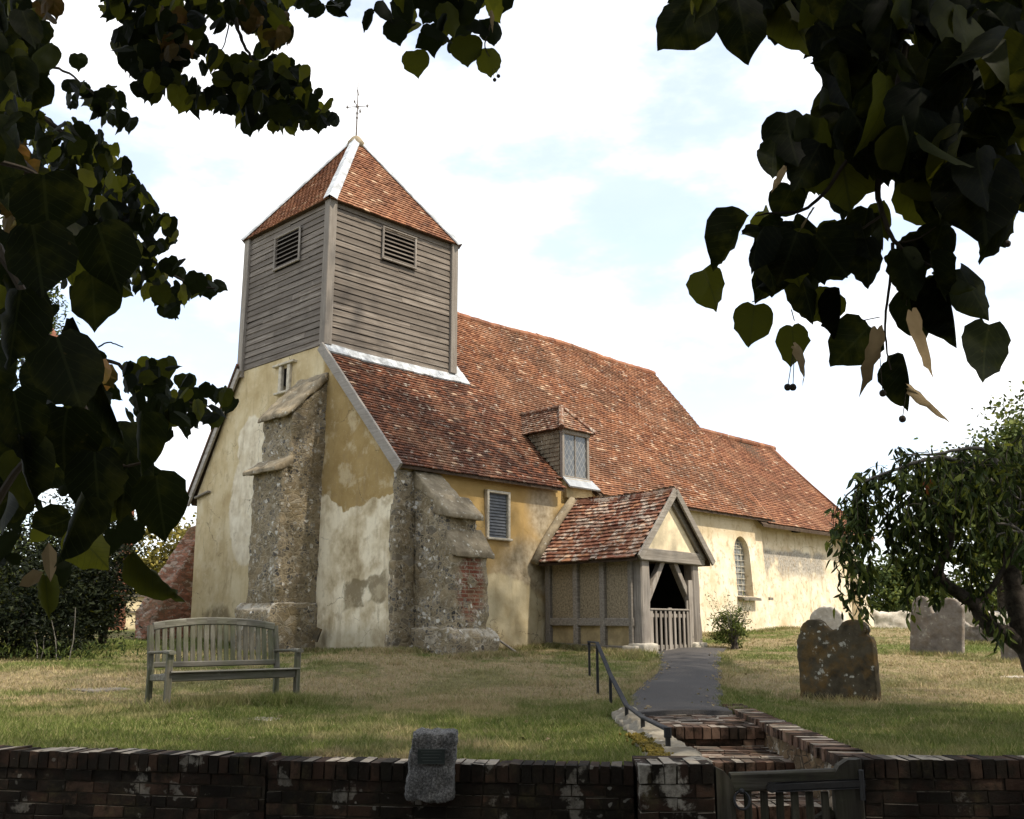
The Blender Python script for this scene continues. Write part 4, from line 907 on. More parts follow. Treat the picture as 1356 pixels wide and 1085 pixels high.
# ------------------------------------------------------------------ porch
def porch():
    ul, ur, vf, wb, wt = 4.15, 6.20, -2.55, .40, 2.36; cu = 5.16; wr = 3.82; HWD = 1.37
    mb = MB()
    # rear of porch: near-black sheet standing for the shaded interior and church door
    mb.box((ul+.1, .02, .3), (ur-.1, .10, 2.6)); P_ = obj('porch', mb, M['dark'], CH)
    g_ = lambda n, m, mt: obj(n, m, mt, P_)
    for uu, wdt in ((ul+.13, .30), (ur-.12, .26)):
        mb = MB(); n = 7; pts = [(uu+.012*math.sin(k*1.9)+(.05*(1-k/6)**2 if uu > 5 else -.0), vf+.13, wb+.22+k*(wt-wb-.22)/6) for k in range(n)]
        mb.loft(pts, wdt, .24)
        g_('post', mb, M['oak'])
        mb = MB(); mb.box((uu-wdt/2-.09, vf-.08, .15), (uu+wdt/2+.10, vf+.33, wb+.25)); rough_stone('padstone', mb, M['padstone'], P_, .03, .02, .15, 0, .1, 3)
    mb = MB(); mb.box((ul-.24, vf+.05, .2), (ul-.03, vf+.40, wb+.20)); rough_stone('padstone', mb, M['padstone'], P_, .03, .02, .15, 0, .1, 3)
    mb = MB(); mb.beam((ul-.05, vf+.03, wt+.06), (ur+.12, vf+.03, wt+.04), .20, .25); g_('tie_beam', mb, M['oak_h'])
    for s_, uu in ((1, ul+.27), (-1, ur-.25)):
        mb = MB(); mb.beam((uu, vf+.13, 1.50), (uu+s_*.55, vf+.13, wt-.06), .13, .14, (0, 1, 0)); g_('brace', mb, M['oak'])
    mb = MB(); mb.prism([(ul+.15, vf-.01, wt+.17), (ur-.13, vf-.01, wt+.17), (cu, vf-.01, wr-.16)], (0, .06, 0)); g_('gable_panel', mb, M['plaster'])
    mb = MB(); 
    for s_ in (-1, 1):
        e = cu+s_*(HWD-.04); mb.beam((e, vf-.185, wt-.035), (cu, vf-.185, wr-.035), .05, .15, (0, 0, 1), ch=.008); mb.beam((e-s_*.14, vf-.03, wt+.04), (cu, vf-.03, wr-.17), .10, .17, (0, 0, 1), ch=.008)
    g_('bargeboard', mb, M['oak_h'])
    # framed side wall
    mb = MB()
    for k, v in enumerate((-2.28, -1.55, -.82, -.03)): mb.beam((ul-.02, v, wb+.15), (ul-.02, v, wt), .13 if k else .10, .15, (1, 0, 0))
    mb.beam((ul-.015, -2.35, wb+.66), (ul-.015, 0.0, wb+.68), .13, .16); mb.beam((ul-.01, -2.35, wt+.0), (ul-.01, .06, wt+.02), .16, .14); mb.beam((ul-.02, -2.38, wb+.13), (ul-.02, .05, wb+.2), .16, .10)
    g_('frame', mb, M['oak_h'])
    mb = MB(); mb.box((ul+.0, -2.4, wb+.7), (ul+.05, .05, wt)); g_('side_panel', mb, M['dash'])
    mb = MB(); mb.box((ul+.004, -2.4, wb+.15), (ul+.05, .05, wb+.69)); g_('side_panel', mb, M['plaster_ochre'])
    mb = MB(); mb.box((ul-.11, -2.35, .1), (ul+.04, .1, wb+.11)); rough_stone('plinth', mb, M['kerb'], P_, .04, .02, .2)
    mb = MB(); mb.box((ur-.05, -2.4, .1), (ur, .05, wt)); g_('side_panel', mb, M['dark'])  # inner side coloured near black to stand for the shade in the porch
    mb = MB(); mb.box((ul, -2.4, .2), (ur, .05, wb+.01)); g_('floor_slab', mb, M['slate'])
    # notice board and papers on the dark back wall
    mb = MB(); mb.box((4.75, -.05, 1.35), (5.75, .0, 2.05)); nb = g_('notice_board', mb, M['soffit'])
    mb = MB()
    for (a, b, c, d_) in ((4.82, 1.42, .22, .3), (5.1, 1.5, .2, .28), (5.4, 1.42, .26, .2)): mb.box((a, -.057, b), (a+c, -.051, b+d_))
    obj('paper', mb, plain('faded_paper', (.20, .13, .10), .9, .1), nb)
    # double picket gate
    mb = MB(); ga, gb = ul+.30, ur-.38; z0, z1 = wb+.06, 1.30; n = 9; gv = vf+.06
    for k in range(n):
        u = ga+.03+k*(gb-ga-.06)/(n-1); wd = .065 if k not in (0, n//2, n-1) else .11
        mb.beam((u, gv, z0), (u, gv, z1+(.06 if k in (n//2, n-1) else 0)+(.16 if k == n-1 else 0)), wd, .035, (0, 1, 0), ch=.006)
    mb.beam((ga, gv+.04, z0+.10), (gb, gv+.04, z0+.10), .05, .10); mb.beam((ga-.03, gv+.04, z1-.10), (gb, gv+.04, z1-.10), .05, .09); mb.beam((ga-.02, gv-.0, z1+.02), (gb+.0, gv-.0, z1+.02), .07, .04)
    mb.beam((ga+.45, gv-.03, z0+.02), (ga+.80, gv-.03, z0+.04), .03, .06); mb.beam((gb+.06, gv+.02, z0-.02), (gb+.06, gv+.02, 1.95), .16, .12, (0, 1, 0))
    g_('gate', mb, M['oak'])
    # tiled roof of the porch
    sl = math.hypot(HWD, wr-wt); k_ = 1/sl
    mb = MB()
    for s_ in (-1, 1):
        eu, ew = cu+s_*HWD, wt-.02
        def surf(x, s, eu=eu, ew=ew, s_=s_):
            P = np.array((eu-s_*s*HWD*k_, x, ew+s*(wr-ew)/sl)); wob = -.05*math.sin((x+2.7)*1.05)*(.4+.6*s/sl); P[2] += wob+.02*mnoise.noise((x*1.3, s*1.3, 9.+s_)); return P, np.array((s_*.72, 0, .70))
        def cl(x, s, s_=s_): return x > -2.70 and x < (.04 if s < 1.15 else .04+(s-1.15)*.2)
        tiles(mb, -2.82, None, None, 2.95, sl, surf, cl, gauge=.115, tw=.17, th=.018, jit=1.6, seed=41+s_)
    pr = obj('porch_roof', mb, M['roof_po'], P_)
    mb = MB()
    for s_ in (-1, 1):
        mb.hexa([(cu+s_*(HWD-.05), -2.66, wt-.09), (cu+s_*(HWD-.05), .1, wt-.09), (cu, .1, wr-.09), (cu, -2.66, wr-.09), (cu+s_*(HWD-.05), -2.66, wt-.04), (cu+s_*(HWD-.05), .1, wt-.04), (cu, .1, wr-.04), (cu, -2.66, wr-.04)])
    obj('roof_boarding', mb, M['soffit'], pr)
    mb = MB(); v = -2.72
    while v < -.05: mb.tube([(cu, v, wr-.05-.05*math.sin((v+2.7)*1.05)), (cu, v+.36, wr-.045-.05*math.sin((v+3.05)*1.05))], .10, 10); v += .37
    obj('ridge_tile', mb, M['roof_po'], pr)
    mb = MB(); mb.tube([(cu-1.42, .05, wt-.02), (cu-1.0, .08, wt+.50), (cu-.4, .10, wr-.32), (cu-.05, .1, wr+.02)], [.10, .10, .11, .10], 8); obj('mortar_fillet', mb, M['cap'], pr, True)
porch()

# ================================================================== CHURCHYARD WALLS, STEPS, GATE
def brick_run(mb, mort, p0, p1, ztop, zbot, depth=.225, cope=True, seed=0, rnd_top=True):
    """a brick wall between two plan points, each brick a relief of its own; brick-on-edge coping"""
    r = np.random.default_rng(seed)
    p0 = np.array((*p0, 0.)); p1 = np.array((*p1, 0.)); d = p1-p0; L = np.linalg.norm(d); t = d/L; nn = np.array((-t[1], t[0], 0))     # nn points to the back
    B = lambda a, b, z0, z1, f0, f1, j=.006: [p0+t*(x+r.normal(0, j*.4))+nn*(y+r.normal(0, j*.5))+np.array((0, 0, z+r.normal(0, j*.5))) for z in (z0, z1) for x, y in ((a, f0), (b, f0), (b, f1), (a, f1))]
    zc = ztop
    if cope:
        a = 0
        while a < L-.02:
            w = r.uniform(.062, .078); o = r.normal(0, .008); zz = r.normal(0, .005)
            P = B(a+.003, min(L, a+w), zc-.112, zc+zz*.6, -.010+o*.4, depth+.012+o*.4, .004); 
            c = np.mean(P, 0)
            mb.hexa(P, r.random(4)); a += w+.007
        zc -= .120
    row = 0
    while zc > zbot:
        a = -.11 if row % 2 else 0
        while a < L:
            hd = r.random() < .3; w = (.105 if hd else .215)*r.uniform(.96, 1.03); x0, x1 = max(0, a), min(L, a+w)
            if x1-x0 > .03: mb.hexa(B(x0, x1, zc-.066, zc, r.normal(0, .003), depth*.6, .004), r.random(4))
            a += w+.011
        zc -= .077; row += 1
    q = [p0+nn*.009+t*.005, p1+nn*.009-t*.005, p1+nn*(depth-.01)-t*.005, p0+nn*(depth-.01)+t*.005]
    mort.hexa([p+np.array((0, 0, zbot-.4)) for p in q]+[p+np.array((0, 0, ztop-.02)) for p in q], (.2, .2, .2, 1))

def yard():
    # long front wall, in two lengths that meet at a straight joint
    a, b, c = (-6.0, 7.86), (-1.66, 7.02), (.78, 6.70)
    w = MB(); m = MB(); brick_run(w, m, a, b, .085, -.75, seed=1)
    o = tag(obj('garden_wall', w, M['brick']), 'low dark brick wall with brick-on-edge coping below the bench, left of the straight joint', 'wall'); obj('mortar', m, M['mortar'], o)
    w = MB(); m = MB(); brick_run(w, m, (-1.64, 7.00), c, .065, -.75, seed=2)
    o = tag(obj('garden_wall', w, M['brick']), 'low brick wall with pale lichened coping, carrying the granite plaque stone', 'wall'); obj('mortar', m, M['mortar'], o)
    # gate pier with white lichen
    w = MB(); m = MB(); 
    mb = MB(); r = np.random.default_rng(5)
    x0, x1, y0, y1 = .80, 1.275, 6.56, 6.98; z = .095
    for k in range(9):
        h = .115 if k == 0 else .072; n_ = 6 if k == 0 else 2; e_ = np.linspace(x0, x1, n_+1)
        if k and k % 2: e_ = np.array([x0, x0+.12, x0+.355, x1])
        for p, q in zip(e_[:-1], e_[1:]): mb.box((p+.004, y0+r.normal(0, .004), z-h), (q-.004, y0+.30, z+(r.normal(0, .003) if k == 0 else 0)), r.random(4), .008)
        mb.box((x0+.003, y0+.31, z-h), (x1-.003, y1, z), r.random(4), .008); z -= h+.009
    o = tag(obj('gate_pier', mb, M['brick_lich']), 'square brick pier blotched with white lichen, left of the wooden gate', 'pier')
    m = MB(); m.box((x0+.012, y0+.012, -.75), (x1-.012, y1-.01, .08), (.2, .2, .2, 1)); obj('mortar', m, M['mortar'], o)
    # right-hand front wall
    w = MB(); m = MB(); brick_run(w, m, (2.27, 6.72), (9.5, 6.60), .105, -.75, seed=3)
    o = tag(obj('garden_wall', w, M['brick']), 'dark brick wall to the right of the wooden gate, below the lichened double headstone', 'wall'); obj('mortar', m, M['mortar'], o)
    # flint and brick retaining wall beside the steps, brick-on-edge top
    mb = MB(); mb.prism([(2.30, 6.95, -.9), (2.46, 6.95, -.9), (2.62, 12.15, -.9), (2.50, 12.15, -.9)], (0, 0, .92)); 
    o = tag(rough_stone('retaining_wall', mb, M['flintwall'], None, .035, .035, .12, .015, .04), 'flint and brick retaining wall along the right side of the steps', 'wall')
    w = MB(); m = MB(); r = np.random.default_rng(8); y = 6.95
    while y < 12.1:
        d = r.uniform(.062, .078); z = r.normal(0, .006); o_ = r.normal(0, .01)
        xo = (y-6.95)/5.2*.2-.14; w.box((2.415+xo+o_, y, -.02), (2.66+xo*.9+o_, y+d, .062+z*.5), r.random(4), .008); y += d+.006
    obj('coping', w, M['step'], o)
    # brick steps
    w = MB(); m = MB(); zt = -.03
    levels = [(9.85, 11.32, .012), (8.75, 9.95, -.165), (7.7, 8.85, -.345), (6.4, 7.8, -.555)]
    r = np.random.default_rng(9)
    for y0, y1, z in levels:
        x = 1.30                                  # soldier bricks at the nosing
        while x < 2.46:
            d = r.uniform(.066, .078); w.box((x, y0+r.normal(0, .006), z-.105), (x+d, y0+.22, z+r.normal(0, .004)), r.random(4), .010); x += d+.012
        y = y0+.23
        while y < y1+.05:
            x = 1.30-r.uniform(0, .1)
            while x < 2.46:
                d = .215; w.box((max(1.3, x), y, z-.06), (min(2.47, x+d), y+.066, z+r.normal(0, .004)), r.random(4), .008); x += d+.011
            y += .077
        x = 1.30
        while x < 2.46:
            d = r.choice([.215, .105]); w.box((x, y0+.02+r.normal(0, .005), z-.18), (min(2.47, x+d), y0+.2, z-.115), r.random(4), .008); x += d+.011
        m.box((1.28, y0+.03, z-.6), (2.48, y1+.06, z-.008), (.2, .2, .2, 1))
    o = tag(obj('brick_steps', w, M['step']), 'worn red brick steps rising from the gate to the asphalt path', 'steps'); obj('mortar', m, M['mortar'], o)
    # pale kerb with yellow moss on the left of the steps
    mb = MB(); mb.prism([(.98, 6.9, -.7), (1.33, 6.9, -.7), (1.36, 11.4, -.7), (1.10, 11.4, -.7)], (0, 0, .735))
    mb.prism([(1.12, 6.9, -.7), (1.33, 6.9, -.7), (1.36, 11.3, -.7), (1.18, 11.3, -.7)], (0, 0, .775))
    tag(rough_stone('kerb', mb, M['kerb'], None, .03, .035, .18, .012, .05), 'pale stone kerb under the black handrail beside the steps', 'kerb')
    mb = MB(); rr = np.random.default_rng(3)
    for k in range(900):
        x, y = rr.normal(1.09, .05), rr.uniform(7.0, 8.9); mb.ball((x, y, .047+rr.normal(0, .004)), rr.uniform(.006, .017), rr.random(4), 6, 4)
    tag(obj('moss', mb, leaf_mat('yellow_moss', [(0, (.09, .07, .012)), (1, (.20, .15, .03))], .1, .05), None, True), kind='stuff')
yard()

def entrance_gate():
    y = 6.62; zt = .02
    r_ = tag(empty('wooden_gate', (1.86, y, -.7)), 'dark timber picket gate with a long iron hinge strap at the foot of the steps', 'gate')
    def g_(n, mb, mt):
        for V in mb.v: V[:, 0] = 1.285+(V[:, 0]-1.405)*1.05
        o = obj(n, mb, mt, r_); o.matrix_parent_inverse = Matrix.Translation((-1.86, -y, .7)); return o
    mb = MB(); pr = [(1.405, y, -.72), (1.515, y, -.72), (1.52, y, -.06), (1.50, y, .0), (1.46, y, .05), (1.41, y, .075)]
    mb.prism([(a, b-.04, c) for a, b, c in pr], (0, .08, 0)); g_('stile', mb, M['gatewood'])
    mb = MB(); pr = [(2.13, y, -.72), (2.27, y, -.72), (2.265, y, .12), (2.21, y, .12), (2.155, y, .085), (2.12, y, .03), (2.12, y, -.04)]
    mb.prism([(a, b-.04, c) for a, b, c in pr], (0, .08, 0)); g_('stile', mb, M['gatewood'])
    mb = MB(); mb.beam((1.50, y, -.02), (2.13, y, .005), .075, .115); g_('rail', mb, M['gaterail'])
    mb = MB(); mb.beam((1.50, y, -.60), (2.13, y, -.60), .07, .11); g_('rail', mb, M['gaterail'])
    mb = MB(); mb.beam((1.54, y+.03, -.58), (2.12, y+.03, -.20), .03, .08, (0, 0, 1)); g_('brace', mb, M['gaterail'])
    for k in range(6):
        x = 1.60+k*.094; mb = MB(); mb.beam((x, y-.005, -.6), (x+.006*math.sin(k), y-.005, -.075), .045, .024, (0, 1, 0), ch=.005); g_('picket', mb, M['gatewood'])
    mb = MB(); mb.beam((1.74, y-.045, -.045), (2.30, y-.05, -.02), .012, .058); mb.tube([(1.74, y-.04, -.045), (1.74, y-.055, -.045)], .032, 12)
    mb.beam((2.28, y-.05, -.12), (2.28, y-.05, .06), .03, .03, (0, 1, 0)); g_('hinge_strap', mb, M['iron'])
    mb = MB(); c = np.array((1.555, y-.055, -.12)); t = np.linspace(0, 2*math.pi, 22); mb.tube([c+(.045*math.cos(a), .012*math.sin(a), .052*math.sin(a)) for a in t], .008, 6); mb.ball(c+(0, .0, .055), .018)
    g_('ring_latch', mb, M['iron'])
    # posts the gate hangs on and shuts against
    mb = MB(); mb.beam((1.292, 6.80, -.75), (1.292, 6.80, .07), .03, .10, (0, 1, 0)); tag(obj('gate_post', mb, M['gatewood']), 'thin dark gate post tight against the lichened pier', 'post')
    mb = MB(); mb.beam((2.225, 6.74, -.75), (2.225, 6.74, .11), .06, .10, (0, 1, 0)); tag(obj('gate_post', mb, M['gatewood']), 'dark square gate post at the end of the right-hand brick wall', 'post')
entrance_gate()

def handrail():
    r_ = tag(empty('handrail', (1.2, 7.8, .05)), 'black iron handrail on posts down the left side of path and steps', 'handrail')
    inv = Matrix.Translation((-1.2, -7.8, -.05))
    tops = [at(780, 850, 16.33), at(790.5, 851, 14.2), at(808, 893, 12.75), at(829.5, 934, 10.65), at(851, 950, 9.25), at(884, 966, 7.85)]
    bots = [at(783, 915, 16.2), at(797, 926, 14.05), at(812, 937, 12.6), at(831, 957, 10.55), at(855, 975, 9.2), at(886, 1002, 7.8)]
    for a, b in zip(tops, bots):
        mb = MB(); bb = np.array((a[0]+.0*(b[0]-a[0]), a[1], min(b[2], float(gz(b[0], b[1])))-.12)); mb.beam(a-(0, 0, .01), bb, .038, .03, (0, 1, 0), ch=.004); o = obj('post', mb, M['iron'], r_); o.matrix_parent_inverse = inv
    mb = MB()
    for a, b in zip(tops[:-1], tops[1:]): mb.beam(a, b+(b-a)*.003, .055, .022, ch=.006)
    mb.beam(tops[-1]+(0, 0, .015), tops[-1]-(0, 0, .06), .055, .05, (0, 1, 0)); mb.beam(tops[0]+(0, 0, .015), tops[0]-(0, 0, .05), .05, .05, (0, 1, 0))
    o = obj('rail', mb, M['grey_iron'], r_); o.matrix_parent_inverse = inv
handrail()

def plaque_stone():
    mb = MB(); y0 = 6.68
    mb.hexa([(-.685, y0, -.145), (-.385, y0-.03, -.155), (-.385, y0+.3, -.155), (-.685, y0+.3, -.145), (-.645, y0+.0, .27), (-.355, y0-.02, .275), (-.36, y0+.22, .285), (-.64, y0+.23, .28)])
    o = tag(rough_stone('memorial_stone', mb, M['granite'], None, .016, .018, .07, .008, .02, 6), 'rough grey granite block with a small dark plaque, set in the brick wall', 'stone')
    mb = MB(); mb.box((-.605, y0-.030, .085), (-.43, y0+.02, .175)); p = obj('plaque', mb, M['plaque'], o)
    mb = MB()
    for k in range(4): mb.box((-.585+.012*(k % 2), y0-.0325, .157-k*.018), (-.45-.01*(k % 3), y0-.029, .163-k*.018))
    mb.box((-.602, y0-.033, .169), (-.433, y0-.029, .173)); mb.box((-.602, y0-.033, .087), (-.433, y0-.029, .091))
    obj('raised_line', mb, plain('bronze_line', (.05, .06, .055), .5, .4), p)
plaque_stone()

# ================================================================== BENCH
def bench():
    fl = at(220, 938, 12.0); bz = float(gz(fl[0], fl[1]))
    d = np.array((.735, .678, 0)); back = np.array((-d[1], d[0], 0))
    ang = math.atan2(d[1], d[0])
    r_ = tag(empty('garden_bench', (fl[0], fl[1], bz-.02), ang), 'weathered slatted wooden bench with a curved top rail on the lawn', 'bench')
    Lx, Dy = 1.72, .52      # local x along the seat, y to the back
    P = lambda n, mb, mt: obj(n, mb, mt, r_)
    for x in (0, Lx):
        mb = MB(); mb.beam((x, .0, 0), (x, .0, .64), .075, .065, (0, 1, 0)); P('leg', mb, M['bench'])
        mb = MB(); mb.beam((x, Dy, 0), (x, Dy, .44), .07, .065, (0, 1, 0)); mb.beam((x, Dy, .43), (x, Dy+.10, .97), .07, .065, (0, 1, 0)); P('leg', mb, M['bench'])
        mb = MB(); mb.beam((x, -.07, .655), (x, .1, .66), .085, .045); mb.beam((x, .09, .66), (x, Dy+.06, .645), .075, .035); P('armrest', mb, M['bench_h'])
        mb = MB(); mb.beam((x, .02, .37), (x, Dy, .35), .035, .08); P('side_rail', mb, M['bench_h'])
    mb = MB(); mb.beam((.03, 0, .37), (Lx-.03, 0, .37), .035, .10); P('apron', mb, M['bench_h'])
    for k in range(5):
        y = -.03+k*.108; z = .435-.018*k+(.0 if k else -.006); mb = MB(); mb.beam((-.0 if k else .0, y, z), (Lx, y, z), .092, .024); P('seat_slat', mb, M['bench_h'])
    mb = MB(); n = 12
    xs = np.linspace(.03, Lx-.03, n+1); top = lambda x: .955+.075*(1-((x-Lx/2)/(Lx/2))**2)
    for a, b in zip(xs[:-1], xs[1:]): 
        ya, yb = Dy+.085, Dy+.085
        mb.beam((a, ya, top(a)), (b+.002, yb, top(b)), .045, .095)
    P('back_rail', mb, M['bench_h'])
    mb = MB(); mb.beam((.03, Dy+.012, .50), (Lx-.03, Dy+.012, .50), .04, .07); P('lower_rail', mb, M['bench_h'])
    ns = 18
    for k in range(ns):
        x = .085+k*(Lx-.17)/(ns-1); mb = MB(); mb.beam((x, Dy+.015, .50), (x+.002*math.sin(k*3), Dy+.085, top(x)-.03), .062, .018, (0, 1, 0), ch=.004); P('back_slat', mb, M['bench'])
bench()

# ================================================================== HEADSTONES AND OTHER STONES
def headstone(profile, p, face_yaw, thick, mat, label, group=None, tilt=0., vox=.022, rough=.012, cat='headstone', name='headstone'):
    """profile in metres (x across, z up); p is the ground point; face_yaw turns the front"""
    mb = MB(); mb.prism([(x, -thick/2, z) for x, z in profile], (0, thick, 0))
    o = rough_stone(name, mb, mat, None, vox, rough, .12, rough*.5, .04, 1)
    o.location = p; o.rotation_euler = (R(-2), tilt, face_yaw)
    return tag(o, label, cat, group)
def arc(x0, x1, z0, h, n=9): return [((x0+x1)/2+(x1-x0)/2*math.cos(t), z0+h*math.sin(t)) for t in np.linspace(0, math.pi, n)]
def stones():
    # fronts face west, as the gable does: local x runs south, local -y points west
    FY = math.atan2(-NV[1], -NV[0])
    gp = lambda px, py, Y: (lambda q: (q[0], q[1], float(gz(q[0], q[1]))-.06))(at(px, py, Y))
    hw = .70
    prof = [(-hw, 0), (hw, 0), (hw, .72), (hw-.03, .80), (hw-.16, .83)] + [(.36+.26*math.cos(t), .86+.155*math.sin(t)) for t in np.linspace(0, 2.7, 8)] + [(.03, .895), (-.03, .88), (-.08, .90)] + [(-.36+.26*math.cos(t), .87+.16*math.sin(t)) for t in np.linspace(.45, math.pi, 8)] + [(-hw+.02, .83), (-hw, .74)]
    headstone([(x*.80, z*1.13) for x, z in prof], gp(1112, 918, 14.0), FY, .14, M['grave1'], 'dark double-topped headstone crusted with orange and white lichen beside the retaining wall', tilt=R(-1.5))
    prof = [(-.34, 0), (.34, 0), (.36, .72)] + arc(-.36, .36, .74, .3)
    headstone(prof, gp(1100, 868, 19.5), FY, .12, M['grave3'], 'white round-topped headstone seen through the notch of the dark double one', tilt=R(-3))
    G_ = 'double headstone'
    prof = [(-.70, 0), (.70, 0), (.70, .9)] + [(.36+.34*math.cos(t), .92+.24*math.sin(t)) for t in np.linspace(0, math.pi, 9)] + [(-.01, .84), (-.10, .86)] + [(-.40+.26*math.cos(t), .90+.26*math.sin(t)) for t in np.linspace(.2, math.pi, 9)] + [(-.69, .8)]
    headstone([(x*.74, z*1.03) for x, z in prof], gp(1241, 878, 20.0), FY, .13, M['grave2'], 'leaning grey headstone with two rounded tops under the drooping tree', tilt=R(5))
    prof = [(-.42, 0), (.42, 0), (.42, .55)] + arc(-.42, .42, .56, .28)
    headstone(prof, gp(1284, 852, 27), FY, .12, M['grave3'], 'small pale sunlit headstone behind the broken dark one', tilt=R(2))
    prof = [(-.50, 0), (.52, 0), (.50, .28), (.36, .38), (.18, .40), (.05, .48), (-.10, .42), (-.22, .50), (-.36, .62), (-.47, .55)]
    headstone(prof, gp(1299, 868, 23), FY, .16, M['grave2'], 'low broken dark headstone in front of the small pale one', rough=.03)
    prof = [(-.3, 0), (.3, 0), (.3, .55)] + arc(-.3, .3, .56, .2)
    headstone(prof, gp(1350, 884, 18.5), FY, .12, M['grave2'], 'small grey headstone behind the trunk of the drooping tree', tilt=R(2))
    # far wall of pale stones
    mb = MB(); rr = np.random.default_rng(6)
    for k in range(46):
        q = at(1146+k*4.4, 838, 34.5); z = float(gz(q[0], q[1])); h = .56+.06*math.sin(k*.7)+rr.normal(0, .03)
        if 17 < k < 30: h *= .8
        mb.box((q[0]-.10, q[1]-.18, z-.2), (q[0]+.10, q[1]+.18, z+h), None, .06)
    tag(rough_stone('boundary_wall', mb, M['grave3'], None, .07, .07, .25, .03, .08), 'low wall of pale stones across the far side of the churchyard', 'wall')
    # slabs let into the turf
    def slab(px, py, Y, a, b, lab, m='slate'):
        q = at(px, py, Y); z = float(gz(q[0], q[1])); mb = MB(); mb.box((-a, -b, -.08), (a, b, .012), None, .03); o = rough_stone('ledger_slab', mb, M[m], None, .03, .01, .1); o.location = (q[0], q[1], z); o.rotation_euler[2] = FY+.1; tag(o, lab, 'slab')
    slab(128, 918, 14.6, .38, .30, 'flat grey ledger slab sunk in the dry grass left of the bench')
    slab(348, 950, 10.9, .20, .10, 'small pale slab flush with the grass in front of the bench', 'kerb')
    slab(1352, 893, 16.2, .30, .16, 'white flat stone in the grass at the right edge', 'grave3')
    # slate leaning by the tall buttress, plank and frame by the corner buttress
    p = c2w(-.40, 2.25, .72); mb = MB(); mb.hexa([(-.10, -.02, -.05), (.10, -.02, -.05), (.10, .02, -.05), (-.10, .02, -.05), (-.06, .10, .24), (.09, .10, .20), (.09, .13, .20), (-.06, .13, .24)])
    o = tag(obj('leaning_slate', mb, M['grave1']), 'small brown slate leaning at the foot of the tall buttress', 'slate'); o.location = p; o.rotation_euler[2] = R(-40)
    p = c2w(1.62, -.85, .50); mb = MB(); mb.beam((.45, 0, .03), (-.12, 0, .42), .12, .04); mb.beam((-.02, .02, .0), (-.02, .02, .34), .04, .04, (0, 1, 0)); mb.beam((-.2, .05, .03), (.3, .05, .03), .03, .05)
    o = tag(obj('leaning_plank', mb, M['oak_h']), 'grey plank leaning on a small frame beside the stepped buttress', 'plank'); o.location = (p[0], p[1], float(gz(p[0], p[1]))); o.rotation_euler[2] = R(5)
    # stub of broken red brick wall at the north-west corner
    q = lambda px, py: at(px, py, 25.2)
    mb = MB(); ps = [at(178, 872, 24.2), at(268, 870, 25.2), at(269, 696, 25.2), at(250, 697, 25.2), at(205, 765, 25.0), at(178, 812, 24.8)]
    ps = [np.array(p_) for p_ in ps]; mb.prism(ps, (.2, .55, 0)); tag(rough_stone('broken_wall', mb, M['redwall'], None, .05, .025, .25, .02, .06), 'sloping stub of broken red brick wall against the church corner', 'wall')
    # pale chest tomb beyond
    mb = MB(); c = at(183, 842, 32); z0 = float(gz(c[0], c[1]))
    T = tag(empty('chest_tomb', (c[0], c[1], z0), R(20)), 'pale yellow stone chest tomb beyond the dark shrubs', 'tomb')
    mb = MB(); mb.box((-.50, -.4, -.1), (.50, .4, .55), None, .04); obj('base', mb, M['pale_stone'], T)
    mb = MB(); mb.box((-.42, -.34, .555), (.42, .34, 1.0), None, .04); mb.box((-.1, -.3, 1.10), (.42, .3, 1.42), None, .05); obj('chest', mb, M['pale_stone'], T)
    mb = MB(); mb.box((-.50, -.42, 1.005), (.52, .42, 1.09), None, .03); mb.box((-.52, -.44, .50), (.54, .44, .565), None, .02); obj('lid', mb, M['slate'], T)
stones()

# ================================================================== FOLIAGE
def nrm(a): return a/(np.linalg.norm(a, axis=-1, keepdims=True)+1e-9)
LIME = np.array([(0, .05, 0), (0, .30, 0), (0, .62, 0), (.04, 1.12, 0), (.17, -.02, 1), (.40, .05, 1), (.52, .27, 1), (.51, .54, 1), (.38, .80, 1), (.15, .95, 1), (-.20, -.06, 1), (-.45, .06, 1), (-.54, .32, 1), (-.50, .60, 1), (-.34, .82, 1), (-.12, .95, 1)])
LIME_Q = np.array([(0, 4, 5, 1), (1, 5, 6, 7), (1, 7, 8, 2), (2, 8, 9, 3), (0, 1, 11, 10), (1, 13, 12, 11), (1, 2, 14, 13), (2, 3, 15, 14)])
def _hi():
    ctl = [np.array(LIME[[0, 4, 5, 6, 7, 8, 9, 3]][:, :2]), np.array(LIME[[0, 10, 11, 12, 13, 14, 15, 3]][:, :2])]
    V = []; Q = []; n = 15; mid = np.linspace(.05, 1.12, n)
    for y in mid: V.append((.04*max(0, y-.7), y, 0))
    for side, c in enumerate(ctl):
        t = np.linspace(0, 7, n); k = np.arange(8); P = np.stack([np.interp(t, k, c[:, i]) for i in (0, 1)], -1)
        for _ in range(2): P[1:-1] = (P[:-2]+3*P[1:-1]+P[2:])/5
        P[1:-1:2, 0] *= 1.025; P[2:-1:2, 0] *= .985           # toothed edge
        b = len(V); V += [(x, y, 1) for x, y in P[1:-1]]; idx = [0]+list(range(b, b+n-2))+[n-1]
        for i in range(n-1):
            q = (i, idx[i], idx[i+1], i+1) if side == 0 else (i, i+1, idx[i+1], idx[i])
            if i == 0: q = (0, idx[1], 1, 1) if side == 0 else (0, 1, idx[1], idx[1])
            if i == n-2: q = (i, idx[i], n-1, n-1) if side == 0 else (i, n-1, idx[i], idx[i])
            Q.append(q)
    return np.array(V, float), np.array(Q)
LIME_HI, LIME_HI_Q = _hi()
NARROW = np.array([(0, 0, 0), (0, .5, 0), (0, 1, 0), (.13, .3, 1), (.10, .7, 1), (-.13, .3, 1), (-.10, .7, 1)])
NARROW_Q = np.array([(0, 3, 4, 1), (1, 4, 2, 2), (0, 1, 6, 5), (1, 2, 6, 6)])
